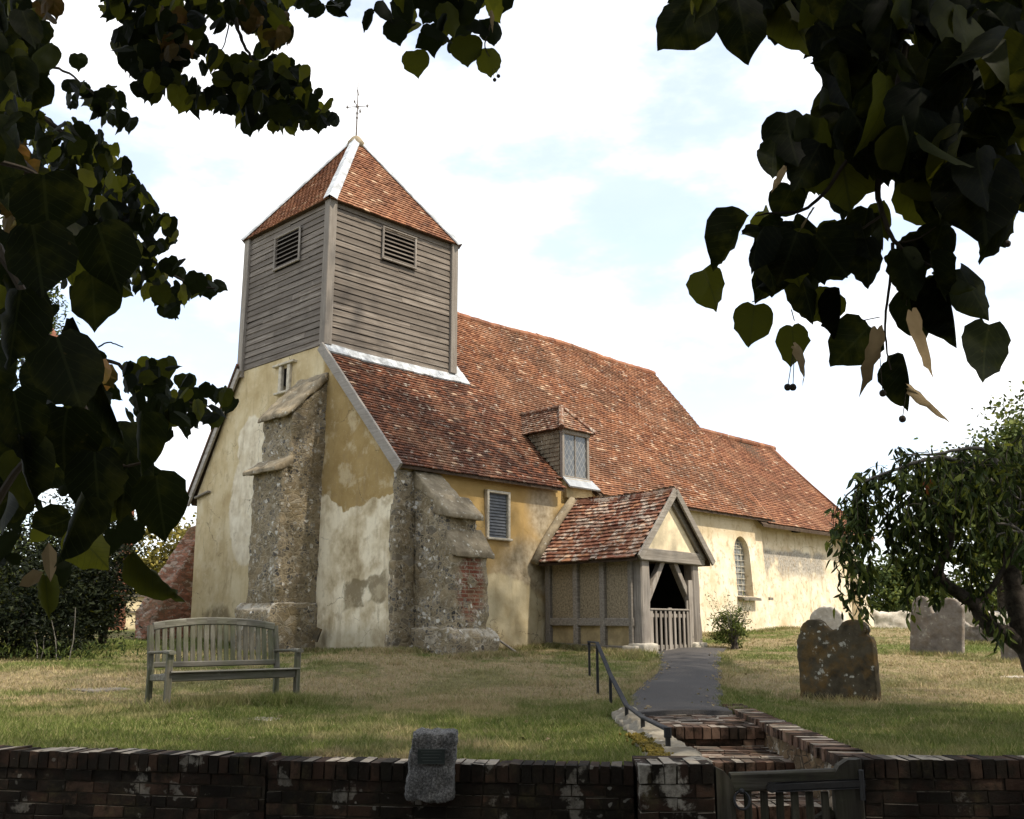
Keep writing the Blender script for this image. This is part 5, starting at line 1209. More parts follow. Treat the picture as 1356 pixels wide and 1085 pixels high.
def leaves(mb, P, T, N, size, tpl=LIME, q=LIME_Q, fold=.35, curl=.25, r=rng, rnd=None):
    """leaf blades: P attachment, T direction of the midrib, N facing; each blade folded and curled its own way"""
    n = len(P); T = nrm(T); N = nrm(N-T*(N*T).sum(-1, keepdims=True)); B = np.cross(T, N)
    fo = np.abs(r.normal(fold, fold*.9+.08, n))[:, None]; cu = r.normal(curl, curl+.1, n)[:, None]; tw = r.normal(0, .25, n)[:, None]
    x, y = tpl[:, 0][None], tpl[:, 1][None]; wid = r.uniform(.72, 1.12, n)[:, None]
    ca = np.cos(np.clip(fo, 0, 1.35)); sa = np.sin(np.clip(fo, 0, 1.35))
    X = x*wid*ca; Z = -np.abs(x)*sa - cu*y*y*.6 + tw*x*y + .05*np.sin(9*y+5*x)*np.abs(x); Y = y*(1-.12*np.abs(cu))
    s = np.asarray(size)[:, None, None]; X = X+r.normal(0, .016, X.shape)*(np.abs(x) > .05); Y = Y+r.normal(0, .016, Y.shape)*(np.abs(x) > .05)
    V = P[:, None]+s*(X[..., None]*B[:, None]+Y[..., None]*T[:, None]+Z[..., None]*N[:, None])
    k = len(tpl); fs = (np.arange(n)[:, None, None]*k+q[None]).reshape(-1, q.shape[1])
    R_ = np.repeat(r.random((n, 4)) if rnd is None else rnd, len(q), axis=0)
    tri = fs[:, 2] == fs[:, 3]; base = mb.n
    mb.v.append(V.reshape(-1, 3)); mb.n += n*k; mb.lu.append(np.tile(np.stack([tpl[:, 0], tpl[:, 1], 0*tpl[:, 0]], -1), (n, 1)))
    if (~tri).any(): mb.f.setdefault(4, []).append((fs[~tri]+base, R_[~tri]))
    if tri.any(): mb.f.setdefault(3, []).append((fs[tri][:, :3]+base, R_[tri]))
def inpoly(px, py, poly):
    c = np.zeros(len(px), bool); n = len(poly)
    for i in range(n):
        x1, y1 = poly[i]; x2, y2 = poly[(i+1) % n]
        m = ((y1 > py) != (y2 > py)) & (px < (x2-x1)*(py-y1)/(y2-y1+1e-12)+x1); c ^= m
    return c
def sample(poly, n, r):
    p = np.array(poly, float); lo, hi = p.min(0), p.max(0); out = np.zeros((0, 2))
    while len(out) < n:
        q = lo+r.random((n*3, 2))*(hi-lo); out = np.vstack([out, q[inpoly(q[:, 0], q[:, 1], poly)]])
    return out[:n]
def rays(px, py):
    v = CY-py; d = np.stack([px-CX, F*math.cos(PITCH)-v*math.sin(PITCH), F*math.sin(PITCH)+v*math.cos(PITCH)], -1); return d/d[:, 1:2]
def spray(mb, poly, n, Y, size, r, spread=.75, down=1.0, fold=.35, tilt=(0, 0), hi=False):
    q = sample(poly, n, r); D = r.uniform(Y[0], Y[1], n); P = CAM+rays(q[:, 0], q[:, 1])*D[:, None]
    s = r.uniform(size[0], size[1], n)
    T = np.stack([r.normal(tilt[0], .55, n), r.normal(0, .35, n), r.normal(-down, .45, n)], -1)
    N = np.stack([r.normal(0, spread, n), r.normal(-1, spread*.6, n), r.normal(.25, spread, n)], -1)
    T = nrm(T); leaves(mb, P-T*s[:, None]*.5, T, N, s, *((LIME_HI, LIME_HI_Q) if hi else (LIME, LIME_Q)), fold=fold, r=r); return P
def one_leaf(mb, px, py, Y, size_px, ang, fold=.3, turn=0., r=rng, rnd=None, tpl=LIME_HI, q=LIME_HI_Q, curl=.2):
    """one leaf hanging at a distance; ang turns the tip away from straight down"""
    P = at(px, py, Y); s = size_px*Y/1337.
    T = np.array([math.sin(ang), .15, -math.cos(ang)]); N = np.array([math.sin(turn), -math.cos(turn), .2])
    rr = r.random((1, 4)) if rnd is None else np.array([[rnd, .5, .5, 1]])
    leaves(mb, (P-nrm(T)*s*.5)[None], T[None], N[None], np.array([s]), tpl, q, fold, curl, r, rr)
    return P-nrm(T)*s*.5
def infront(P, m=.04):
    d = P-CAM; a = d[:, 1]*math.cos(PITCH)+d[:, 2]*math.sin(PITCH); b = -d[:, 1]*math.sin(PITCH)+d[:, 2]*math.cos(PITCH)
    x = d[:, 0]/np.maximum(a, .01); y = b/np.maximum(a, .01)
    return (a > 0) & (np.abs(x) < .52+m) & (np.abs(y) < .416+m)
def crown(mb, lobes, size, r, tpl=NARROW, q=NARROW_Q, clear=False, wide=3.2, down=.5, clump=None, fold=.25):
    """leaf blades spread through the volume of a crown in clumps, with gaps between them"""
    for (c, rad, n) in lobes:
        c = np.array(c, float); rad = np.array(rad if np.ndim(rad) else (rad,)*3, float)
        k = clump or max(12, n//90); cc = nrm(r.normal(size=(k, 3)))*(r.random((k, 1))**.45)
        i = r.integers(0, k, n); u = cc[i]+r.normal(0, .16, (n, 3)); P = c+u*rad
        if clear: P = P[~infront(P)]
        m = len(P); T = np.stack([r.normal(0, 1, m), r.normal(0, 1, m), r.normal(-down, .7, m)], -1); N = nrm(u[:m]*.6 if not clear else r.normal(size=(m, 3)))+r.normal(0, .7, (m, 3))
        t2 = tpl.copy(); t2[:, 0] *= wide
        leaves(mb, P, T, N, r.uniform(size*.65, size*1.25, m), t2, q, fold, .2, r)
def limb(mb, pts, r0, r1, seg=8, wob=.0, r=rng):
    pts = np.array(pts, float); t = np.linspace(0, 1, len(pts)); tt = np.linspace(0, 1, len(pts)*4)
    Q = np.stack([np.interp(tt, t, pts[:, i]) for i in range(3)], -1)
    for _ in range(3): Q[1:-1] = (Q[:-2]+2*Q[1:-1]+Q[2:])/4
    if wob: Q[1:-1] += r.normal(0, wob, Q[1:-1].shape)
    mb.tube(Q, np.linspace(r0, r1, len(Q)), seg)

def lime_trees():
    r = np.random.default_rng(21)
    # ---- the lime on the left
    A = tag(empty('lime_tree', (-3.6, -.6, -.72)), 'lime tree leaning over from the left with big dark heart-shaped leaves, some turning gold', 'tree')
    inv = Matrix.Translation((3.6, .6, .72))
    def part(n, mb, mt, root=A, iv=inv, sm=False):
        o = obj(n, mb, mt, root, sm); o.matrix_parent_inverse = iv; return o
    mb = MB(); limb(mb, [(-3.6, -.6, -.8), (-3.55, -.5, 2), (-3.3, -.3, 5), (-2.8, .2, 9), (-2.4, .6, 13)], .42, .08, 12, .01, r); part('trunk', mb, M['bark'], sm=True)
    mb = MB(); limb(mb, [(-3.4, -.4, 2.6), (-2.6, .5, 2.9), (-1.6, 1.4, 2.45), (-1.05, 2.0, 1.9)], .09, .012, 8, .006, r)
    limb(mb, [(-3.3, -.3, 4), (-3.2, 2.2, 4.6), (-3.0, 4.2, 4.2), (-2.6, 5.0, 3.4)], .10, .012, 8, .008, r); limb(mb, [(-3.2, -.2, 5), (-2.2, 1.6, 5.4), (-1.5, 3.0, 4.6), (-1.35, 4.2, 4.05)], .09, .01, 8, .008, r)
    part('limb', mb, M['bark'], sm=True)
    mb = MB(); crown(mb, [((-3.2, 0, 9.5), (4.6, 4.4, 4.8), 9000), ((-6.5, 2.5, 8), (3.6, 3.6, 4), 5000), ((.2, -.5, 9), (4, 3.4, 4), 6500)], .20, r, clear=True); part('crown', mb, M['lime_crown'])
    # near spray: big leaves hanging at arm's length
    mb = MB(); near = MB()
    spray(near, [(-40, 190), (40, 195), (80, 235), (100, 290), (95, 380), (70, 420), (85, 470), (110, 520), (150, 570), (170, 640), (160, 690), (120, 735), (70, 745), (-40, 720)], 58, (1.1, 1.9), (.05, .085), r, 1.0, hi=True)
    mid = MB(); spray(mid, [(-20, 60), (60, 150), (120, 190), (150, 250), (160, 320), (130, 345), (120, 400), (110, 440), (150, 500), (190, 560), (205, 640), (180, 700), (150, 745), (90, 760), (-20, 740)], 150, (2.3, 3.8), (.055, .085), r, .9, hi=True); part('leaf_spray', mid, M['lime_far'], sm=True)
    spray(near, [(-30, 0), (45, 0), (60, 80), (50, 170), (-30, 190)], 40, (1.7, 2.4), (.07, .10), r, hi=True)
    for a in ((184, 585, 1.1, 84, -.1, .15, -.3, .62), (205, 762, 1.05, 96, .75, .95, .6, .8), (212, 670, 1.1, 90, .15, .35, .2, .6), (124, 395, 1.15, 82, .1, .4, -.2, .66), (140, 335, 1.1, 95, .3, .3, .1, .2), (90, 490, 1.1, 110, .35, .8, .6, .2), (115, 455, 1.12, 95, .5, .9, .7, .2), (150, 540, 1.15, 88, .5, .8, .6, .4), (62, 790, 1.1, 58, .1, .6, .3, .8), (95, 700, 1.0, 95, -.4, .5, 0, .15), (165, 640, 1.2, 95, -.1, .5, .3, .1), (50, 340, 1.0, 105, .2, .3, 0, .02), (20, 430, 1.0, 110, -.1, .3, .1, .03), (60, 270, 1.1, 95, .1, .3, 0, .02), (105, 240, 1.2, 70, .2, .9, .8, .4), (30, 620, 1.0, 100, .1, .3, 0, .05), (128, 640, 1.1, 95, .1, .6, .5, .1), (25, 560, 1.0, 100, .2, .3, 0, .1), (80, 580, 1.1, 90, -.2, .3, 0, .3)):
        px, py, Y, sz, an, fo, tu, cr = a; one_leaf(near, px, py, Y, sz, an, fo, tu, r, cr)
    sp1 = part('leaf_spray', near, M['lime_near'], sm=True)
    br = MB()
    for px, py, an, L in ((46, 812, -1.1, 45), (72, 745, .1, 60)): one_leaf(br, px-6, py-45 if L < 50 else py, 1.1, L*.9, an, .5, .3, r, None, NARROW*np.array((1.6, 1, 1)), NARROW_Q)
    o = obj('bract', br, M['bract'], sp1)
    tw = MB(); W_ = lambda L, Y: [at(x, y, Y) for x, y in L]
    limb(tw, W_([(-30, 300), (0, 330), (60, 440), (110, 540), (150, 600)], 1.2), .007, .002, 6, .001, r); limb(tw, W_([(-20, 690), (45, 590), (90, 600), (150, 620), (200, 610)], 1.2), .005, .0015, 6, .001, r); limb(tw, W_([(0, 215), (40, 225), (68, 245)], 1.3), .004, .002, 6, 0, r)
    o = part('twig', tw, M['twig'])
    # farther sprays with small leaves
    sm = MB(); Y = (4.6, 6.4); sz = (.075, .115)
    spray(sm, [(30, 150), (95, 165), (150, 195), (178, 240), (225, 300), (240, 318), (215, 330), (190, 345), (165, 395), (120, 330), (60, 300)], 420, Y, sz, r)
    spray(sm, [(150, 320), (200, 330), (265, 368), (292, 378), (280, 385), (240, 395), (225, 420), (205, 395), (165, 372)], 75, Y, sz, r)
    spray(sm, [(165, 490), (180, 475), (205, 482), (245, 485), (252, 505), (300, 520), (308, 545), (270, 565), (245, 560), (222, 580), (190, 565), (170, 540)], 105, Y, sz, r)
    spray(sm, [(90, 110), (100, 70), (112, 110), (160, 120), (162, 145), (175, 170), (150, 172), (125, 150), (88, 135)], 42, Y, sz, r)
    spray(sm, [(-10, 0), (50, 0), (55, 40), (50, 120), (60, 170), (-10, 180)], 150, (3.5, 5), sz, r)
    spray(sm, [(165, 600), (205, 610), (225, 640), (205, 660), (170, 640)], 14, (2.6, 3.2), (.06, .08), r)
    sp2 = part('leaf_spray', sm, M['lime_far'])
    gd = MB(); spray(gd, [(0, 180), (30, 190), (40, 280), (0, 300)], 22, (2.0, 2.6), (.06, .08), r); spray(gd, [(110, 480), (140, 460), (142, 510), (118, 520)], 6, (2.2, 2.5), (.05, .07), r); spray(gd, [(40, 0), (80, 0), (80, 18), (55, 20)], 6, (3, 3.4), (.06, .08), r)
    part('turning_leaves', gd, M['lime_gold'])
    tw = MB()
    limb(tw, W_([(-20, 60), (15, 78), (55, 84), (90, 95), (120, 122), (150, 140)], 5.3), .012, .004, 6, .004, r); limb(tw, W_([(20, 130), (90, 180), (150, 260), (190, 340), (240, 372), (285, 382)], 5.4), .018, .004, 6, .005, r)
    limb(tw, W_([(100, 470), (160, 480), (180, 515), (240, 530), (300, 545)], 5.5), .014, .004, 6, .004, r); limb(tw, W_([(130, 460), (145, 452), (163, 460)], 3), .003, .002, 5, .001, r); limb(tw, W_([(185, 655), (215, 662), (228, 664)], 3), .003, .0015, 5, .001, r)
    part('twig', tw, M['twig'])
    # ---- upper left bough with smaller and golden leaves
    bo = MB(); sz = (.075, .10); Y = (3.6, 4.9)
    spray(bo, [(135, -20), (140, 20), (155, 45), (150, 62), (168, 72), (165, 95), (180, 108), (190, 128), (218, 125), (228, 100), (235, 60), (220, -20)], 190, Y, sz, r)
    spray(bo, [(215, 95), (245, 100), (270, 130), (300, 95), (345, 70), (380, 80), (400, 100), (412, 120), (440, 138), (446, 160), (415, 165), (385, 172), (345, 158), (340, 172), (318, 165), (312, 150), (272, 135), (245, 145), (225, 125)], 230, Y, sz, r)
    spray(bo, [(220, -15), (385, -15), (388, 10), (370, 55), (345, 70), (335, 45), (315, 20), (290, 30), (265, 60), (250, 95), (232, 100)], 105, Y, sz, r)
    spray(bo, [(260, 50), (285, 60), (300, 95), (265, 95)], 10, Y, sz, r); spray(bo, [(375, -15), (470, -15), (455, 8), (432, 14), (400, 10)], 14, Y, sz, r)
    part('leaf_spray', bo, M['lime_far'])
    gd = MB(); spray(gd, [(205, 20), (240, 10), (248, 70), (228, 100), (212, 80)], 34, (3.6, 4.2), (.06, .085), r); spray(gd, [(320, 0), (345, 5), (340, 45), (322, 45)], 13, (3.6, 4.2), (.06, .085), r); spray(gd, [(340, 20), (385, 15), (382, 50), (355, 62)], 14, (3.6, 4.2), (.06, .085), r)
    part('turning_leaves', gd, M['lime_gold'])
    tw = MB(); limb(tw, W_([(290, -30), (310, 15), (318, 50), (330, 75), (365, 110), (430, 150)], 4.2), .012, .004, 6, .003, r); limb(tw, W_([(180, -30), (200, 30), (215, 90), (240, 120), (300, 125)], 4.3), .012, .004, 6, .003, r); limb(tw, W_([(318, 50), (305, 20), (298, 60), (290, 70)], 4.2), .005, .002, 5, .002, r)
    part('twig', tw, M['twig'])

    # ---- the lime on the right
    B = tag(empty('lime_tree', (8.8, 4.6, -.1)), 'lime tree overhanging from the top right with large dark leaves, pale bracts and round fruits', 'tree')
    inv2 = Matrix.Translation((-8.8, -4.6, .1)); pb = lambda n, mb, mt, sm=False: part(n, mb, mt, B, inv2, sm)
    mb = MB(); limb(mb, [(8.8, 4.6, -.3), (8.7, 4.7, 3), (8.5, 5.2, 8), (8.2, 6.6, 12), (7.8, 8.0, 15)], .48, .06, 12, .012, r); pb('trunk', mb, M['bark'], True)
    mb = MB(); limb(mb, [(8.6, 4.8, 4.5), (5, 3.6, 5), (2.6, 2.2, 3.2), (1.3, 1.75, 2.3), (.9, 1.7, 1.85)], .14, .008, 8, .01, r); limb(mb, [(8.4, 5.2, 7), (4, 4, 6.2), (1, 3.0, 4.2), (-.15, 2.75, 3.25)], .13, .006, 8, .01, r)
    pb('limb', mb, M['bark'], True)
    mb = MB(); crown(mb, [((7.8, 10.0, 15.5), (5.8, 5.4, 4.6), 25000), ((6.2, 14.6, 18.6), (4.2, 4.0, 3.9), 6000), ((11.5, 3.0, 10), (4.6, 4.2, 4.6), 11000), ((4.6, 2.2, 9.5), (4.2, 3.6, 4.2), 8000)], .20, r, clear=True); pb('crown', mb, M['lime_crown'])
    near = MB()
    spray(near, [(900, -30), (1400, -30), (1400, 200), (1330, 250), (1250, 262), (1150, 215), (1120, 120), (1085, 40), (1000, 30), (950, 20)], 300, (1.35, 2.1), (.075, .112), r, .7, hi=True)
    spray(near, [(1045, 160), (1110, 130), (1200, 200), (1180, 240), (1100, 265), (1060, 240)], 20, (1.4, 1.7), (.085, .11), r, .5, hi=True)
    spray(near, [(1180, 220), (1330, 200), (1400, 230), (1340, 300), (1275, 310), (1225, 280)], 26, (1.4, 1.7), (.085, .11), r, .5, hi=True)
    spray(near, [(985, 310), (1030, 285), (1100, 300), (1150, 320), (1190, 340), (1100, 360), (1080, 385), (1045, 380), (1010, 370)], 22, (1.4, 1.65), (.06, .085), r, .55, hi=True)
    spray(near, [(1170, 300), (1260, 345), (1280, 370), (1215, 370), (1180, 350)], 7, (1.4, 1.6), (.06, .08), r, .55, hi=True)
    for a in ((905, 28, 1.5, 96, -.75, .2, 0, .5), (985, 35, 1.5, 95, .2, .2, 0, .1), (1045, 185, 1.45, 90, .1, .15, 0, .25), (1022, 212, 1.45, 55, -.2, .5, .5, .6), (944, 380, 1.5, 62, .55, .12, .15, .82), (996, 428, 1.5, 58, -.15, .15, -.2, .8), (975, 318, 1.45, 90, -.45, .9, .8, .05), (1052, 456, 1.5, 56, .1, .12, .1, .8), (1092, 405, 1.5, 52, -.7, .1, 0, .84), (1070, 395, 1.48, 64, .3, .3, .2, .1), (1130, 455, 1.5, 74, -.75, .1, .2, .6), (1118, 410, 1.48, 70, .2, .6, .7, .05), (1215, 415, 1.5, 74, .3, .2, 0, .5), (1208, 500, 1.5, 78, .35, .75, .75, .35), (1302, 465, 1.5, 86, -.25, .12, .1, .6), (1262, 405, 1.47, 100, .25, .9, .8, .1), (1288, 385, 1.5, 80, .5, .4, .3, .5), (1085, 345, 1.45, 66, .1, .15, 0, .08), (1020, 350, 1.45, 75, .2, .2, 0, .15), (1150, 345, 1.45, 68, .1, .2, 0, .1), (1205, 365, 1.45, 62, -.2, .2, 0, .1), (1145, 300, 1.5, 60, -.2, .3, .2, .4), (1120, 315, 1.5, 55, -.3, .3, .4, .55), (1240, 325, 1.5, 66, -.3, .4, 0, .6), (1172, 290, 1.55, 55, .2, .2, 0, .85), (1040, 265, 1.5, 50, -.5, .3, 0, .6), (1300, 260, 1.4, 120, .1, .2, 0, .1)):
        px, py, Y, sz_, an, fo, tu, cr = a; one_leaf(near, px, py, Y, sz_, an, fo, tu, r, cr)
    ns = pb('leaf_spray', near, M['lime_near'], True)
    top = MB()
    spray(top, [(498, -30), (670, -30), (668, 20), (640, 30), (612, 62), (560, 55), (520, 25), (500, 5)], 52, (2.6, 3.2), (.075, .10), r, .6, hi=True)
    for a in ((490, 26, 2.8, 36, -.3, .5, .6, .05), (551, 82, 2.8, 38, .2, .15, 0, .8), (618, 66, 2.8, 46, .1, .15, 0, .75), (650, 80, 2.8, 42, .1, .2, .2, .85), (572, 50, 2.8, 44, .2, .3, 0, .3), (655, 40, 2.8, 40, .1, .6, .5, .6), (525, 40, 2.8, 40, .3, .2, 0, .2)):
        px, py, Y, sz_, an, fo, tu, cr = a; one_leaf(top, px, py, Y, sz_, an, fo, tu, r, cr)
    pb('leaf_spray', top, M['lime_far'], True)
    br = MB(); NB = NARROW*np.array((1.35, 1, 1))
    for px, py, L, an in ((1157, 476, 95, -.14), (1217, 452, 95, .22), (1232, 532, 78, 1.0), (1070, 478, 62, .75), (1032, 236, 42, -.5), (1070, 290, 40, -.5), (652, 26, 30, .15)):
        br = MB(); one_leaf(br, px, py, 1.40, L, an, .35, .2, r, None, LIME_HI*np.array((.27, 1, 1)), LIME_HI_Q, .2); pb('bract', br, M['bract'], True)
    for px, py, tx, ty in ((1043, 513, 1050, 470), (1050, 513, 1052, 465), (1169, 521, 1165, 470), (1195, 555, 1200, 520), (1319, 331, 1330, 315), (1334, 323, 1338, 305), (1303, 325, 1310, 305), (655, 106, 652, 92), (660, 101, 655, 90)):
        Y = 1.5 if px > 900 else 2.8; fr = MB(); fr.ball(at(px, py, Y), 5.2*Y/1337 if px > 900 else 3*Y/1337, None, 8, 6); fr.tube([at(px, py, Y), at(tx, ty, Y)], .0007, 5); pb('fruit', fr, M['twig'])
    tw = MB(); Wp = lambda L, Y: [at(x, y, Y) for x, y in L]
    limb(tw, Wp([(1200, 60), (1180, 160), (1160, 245), (1168, 285), (1182, 320), (1205, 338), (1250, 362)], 1.5), .0065, .002, 6, .0006, r); limb(tw, Wp([(1182, 322), (1180, 360), (1172, 420), (1172, 455), (1180, 490)], 1.5), .003, .001, 6, .0005, r)
    limb(tw, Wp([(1130, 200), (1090, 260), (1060, 282), (1020, 282), (1000, 286)], 1.5), .004, .001, 6, .0005, r); limb(tw, Wp([(1168, 285), (1140, 305), (1100, 312), (1070, 310)], 1.5), .0025, .001, 5, .0004, r); limb(tw, Wp([(1182, 322), (1215, 318), (1240, 300)], 1.5), .002, .001, 5, .0003, r)
    for p_, q_ in (((1200, 405), (1203, 380)), ((1165, 420), (1140, 425)), ((996, 400), (1010, 395)), ((1052, 425), (1048, 410))): tw.tube([at(*p_, 1.5), at(*q_, 1.5)], .0009, 5)
    limb(tw, Wp([(600, -30), (590, 10), (600, 45)], 2.8), .005, .002, 6, .0005, r); limb(tw, Wp([(650, -20), (654, 20), (640, 60), (648, 75)], 2.8), .004, .0015, 6, .0005, r)
    pb('twig', tw, M['twig'])
lime_trees()

def weeping_tree():
    r = np.random.default_rng(31); Y0 = 11.3
    b = at(1385, 930, Y0); z0 = float(gz(b[0], b[1]))
    T = tag(empty('weeping_tree', (b[0], b[1], z0)), 'drooping tree with narrow leaves and a crooked dark limb at the right edge', 'tree'); inv = Matrix.Translation((-b[0], -b[1], -z0))
    def part(n, mb, mt, sm=False): o = obj(n, mb, mt, T, sm); o.matrix_parent_inverse = inv; return o
    W_ = lambda L, Y=Y0: [at(*p[:2], p[2] if len(p) > 2 else Y) for p in L]
    mb = MB(); limb(mb, [b+(0, 0, -.3)]+W_([(1378, 890), (1358, 850), (1345, 800), (1338, 740), (1345, 680)]), .17, .07, 10, .006, r); part('trunk', mb, M['bark'], True)
    mb = MB(); limb(mb, W_([(1362, 862), (1335, 840), (1312, 832), (1300, 815), (1290, 798), (1268, 785), (1250, 772), (1242, 758), (1247, 740), (1258, 722), (1262, 700), (1258, 670)]), .105, .03, 9, .004, r)
    limb(mb, W_([(1298, 812), (1303, 790), (1320, 770), (1335, 745)]), .05, .03, 8, .004, r)
    part('limb', mb, M['bark'], True)
    mb = MB(); limb(mb, W_([(1345, 700), (1320, 640), (1280, 612), (1240, 605), (1205, 615), (1170, 628), (1135, 640), (1112, 668)], 11.1), .04, .008, 7, .006, r)
    limb(mb, W_([(1340, 690), (1330, 620), (1300, 590), (1250, 600), (1215, 604), (1188, 600)], 10.9), .035, .006, 7, .006, r); limb(mb, W_([(1260, 690), (1225, 655), (1190, 645), (1150, 668)], 11.4), .025, .006, 7, .005, r)
    for px, py in ((1310, 690), (1325, 700), (1340, 672)):
        limb(mb, W_([(1360, py+20), (px+25, py+2), (px, py+6), (px-12, py+16)], 10.6), .02, .006, 6, .004, r)
        limb(mb, W_([(px+20, py), (px+2, py-18), (px-8, py-16)], 10.6), .012, .004, 6, .003, r); limb(mb, W_([(px+10, py+3), (px+12, py-22), (px+4, py-34)], 10.6), .010, .003, 6, .003, r)
    part('branch', mb, M['bark_grey'], True)
    lf = MB(); st = MB()
    def strand(x0, y0, x1, y1, Y, dens=1.):
        a, c = at(x0, y0, Y), at(x1, y1, Y); L = np.linalg.norm(c-a); n = max(3, int(L*34*dens)); t = np.sort(r.random(n))
        sway = r.normal(0, .05, 3); pts = a[None]*(1-t[:, None])+c[None]*t[:, None]+np.sin(t*math.pi)[:, None]*sway+r.normal(0, .03, (n, 3))
        tt = np.linspace(0, 1, 6)[:, None]; st.tube(a*(1-tt)+c*tt+np.sin(tt*math.pi)*sway, np.linspace(.005, .002, 6), 4)
        Tn = np.stack([r.normal(0, .6, n), r.normal(0, .6, n), r.normal(-1, .35, n)], -1); N = r.normal(size=(n, 3))+np.array((0, -.6, .4))
        t2 = NARROW.copy(); t2[:, 0] *= 1.35
        leaves(lf, pts, Tn, N, r.uniform(.10, .17, n), t2, NARROW_Q, .3, .35, r)
    for s_ in ((1112, 668, 1104, 722), (1122, 655, 1118, 735), (1132, 648, 1128, 760), (1140, 645, 1118, 700), (1140, 640, 1146, 770), (1128, 735, 1120, 800), (1146, 750, 1142, 815), (1136, 745, 1134, 790), (1150, 640, 1150, 700), (1165, 632, 1160, 690), (1178, 628, 1182, 700), (1190, 615, 1200, 665), (1188, 600, 1212, 618), (1160, 640, 1190, 625), (1135, 640, 1180, 618), (1150, 668, 1146, 720), (1165, 660, 1172, 720), (1200, 640, 1196, 720), (1205, 690, 1208, 790), (1215, 650, 1214, 760), (1225, 640, 1222, 775), (1210, 760, 1208, 815), (1232, 660, 1234, 780), (1240, 700, 1236, 795), (1172, 700, 1180, 735), (1185, 690, 1192, 748), (1248, 640, 1250, 730), (1280, 720, 1284, 790), (1300, 740, 1304, 830), (1265, 660, 1270, 750), (1320, 800, 1322, 850), (1120, 715, 1112, 740)):
        for k in range(3): strand(s_[0]+r.normal(0, 3), s_[1]+r.normal(0, 3), s_[2]+r.normal(0, 4), s_[3]+r.normal(0, 6), Y0+r.normal(0, .25), 1.05)
    dense = [(1205, 622), (1240, 605), (1290, 592), (1400, 585), (1400, 745), (1345, 720), (1290, 675), (1255, 660), (1225, 675), (1200, 665)]
    for x, y in sample([(1185, 600), (1260, 592), (1340, 574), (1400, 560), (1400, 625), (1260, 625), (1190, 618)], 130, r): strand(x, y, x+r.normal(-4, 14), y+r.uniform(8, 38), Y0+r.normal(-.1, .5), 1.)
    q = sample(dense, 300, r)
    for x, y in q: strand(x, y, x+r.normal(0, 8), y+r.uniform(20, 60), Y0+r.normal(.15, .7), .9)
    part('crown', lf, M['willow']); part('twig', st, M['twig'])
    rd = MB(); P = np.array([at(1228+r.normal(0, 5), 636+r.normal(0, 5), 10.9) for _ in range(9)]); n = 9
    leaves(rd, P, np.stack([r.normal(0, .5, n), r.normal(0, .5, n), -np.ones(n)], -1), r.normal(size=(n, 3))+(0, -1, 0), r.uniform(.09, .13, n), NARROW*np.array((1.5, 1, 1)), NARROW_Q); part('red_leaves', rd, M['redleaf'])
weeping_tree()

def bush(name, base, lobes, size, mat, label, cat, r, trunk=None, bark='bark', group=None, wide=3.0, down=.2):
    z0 = float(gz(base[0], base[1])); T = tag(empty(name, (base[0], base[1], z0)), label, cat, group)
    mb = MB(); h = max(c[2] for c, _, _ in lobes)
    for k in range(trunk[1] if trunk else 5):
        th = r.uniform(0, 6.28); c, rad, _ = lobes[k % len(lobes)]; e_ = np.array(c)+np.array((math.cos(th)*.4*(rad[0] if np.ndim(rad) else rad), math.sin(th)*.4*(rad[0] if np.ndim(rad) else rad), 0))
        limb(mb, [(r.normal(0, .05), r.normal(0, .05), -.2), tuple(e_*np.array((.25, .25, .5))), tuple(e_)], (trunk[0] if trunk else .05), .012, 7, .01, r)
    if trunk:
        limb(mb, [(0, 0, -.3), (0.02, .03, h*.4), (0, 0, h*.9)], trunk[0]*1.6, trunk[0]*.4, 10, .01, r)
    obj('trunk' if trunk else 'stem', mb, M[bark], T, True)
    lf = MB(); crown(lf, lobes, size, r, wide=wide, down=down); obj('crown' if trunk else 'foliage', lf, M[mat], T)
    return T
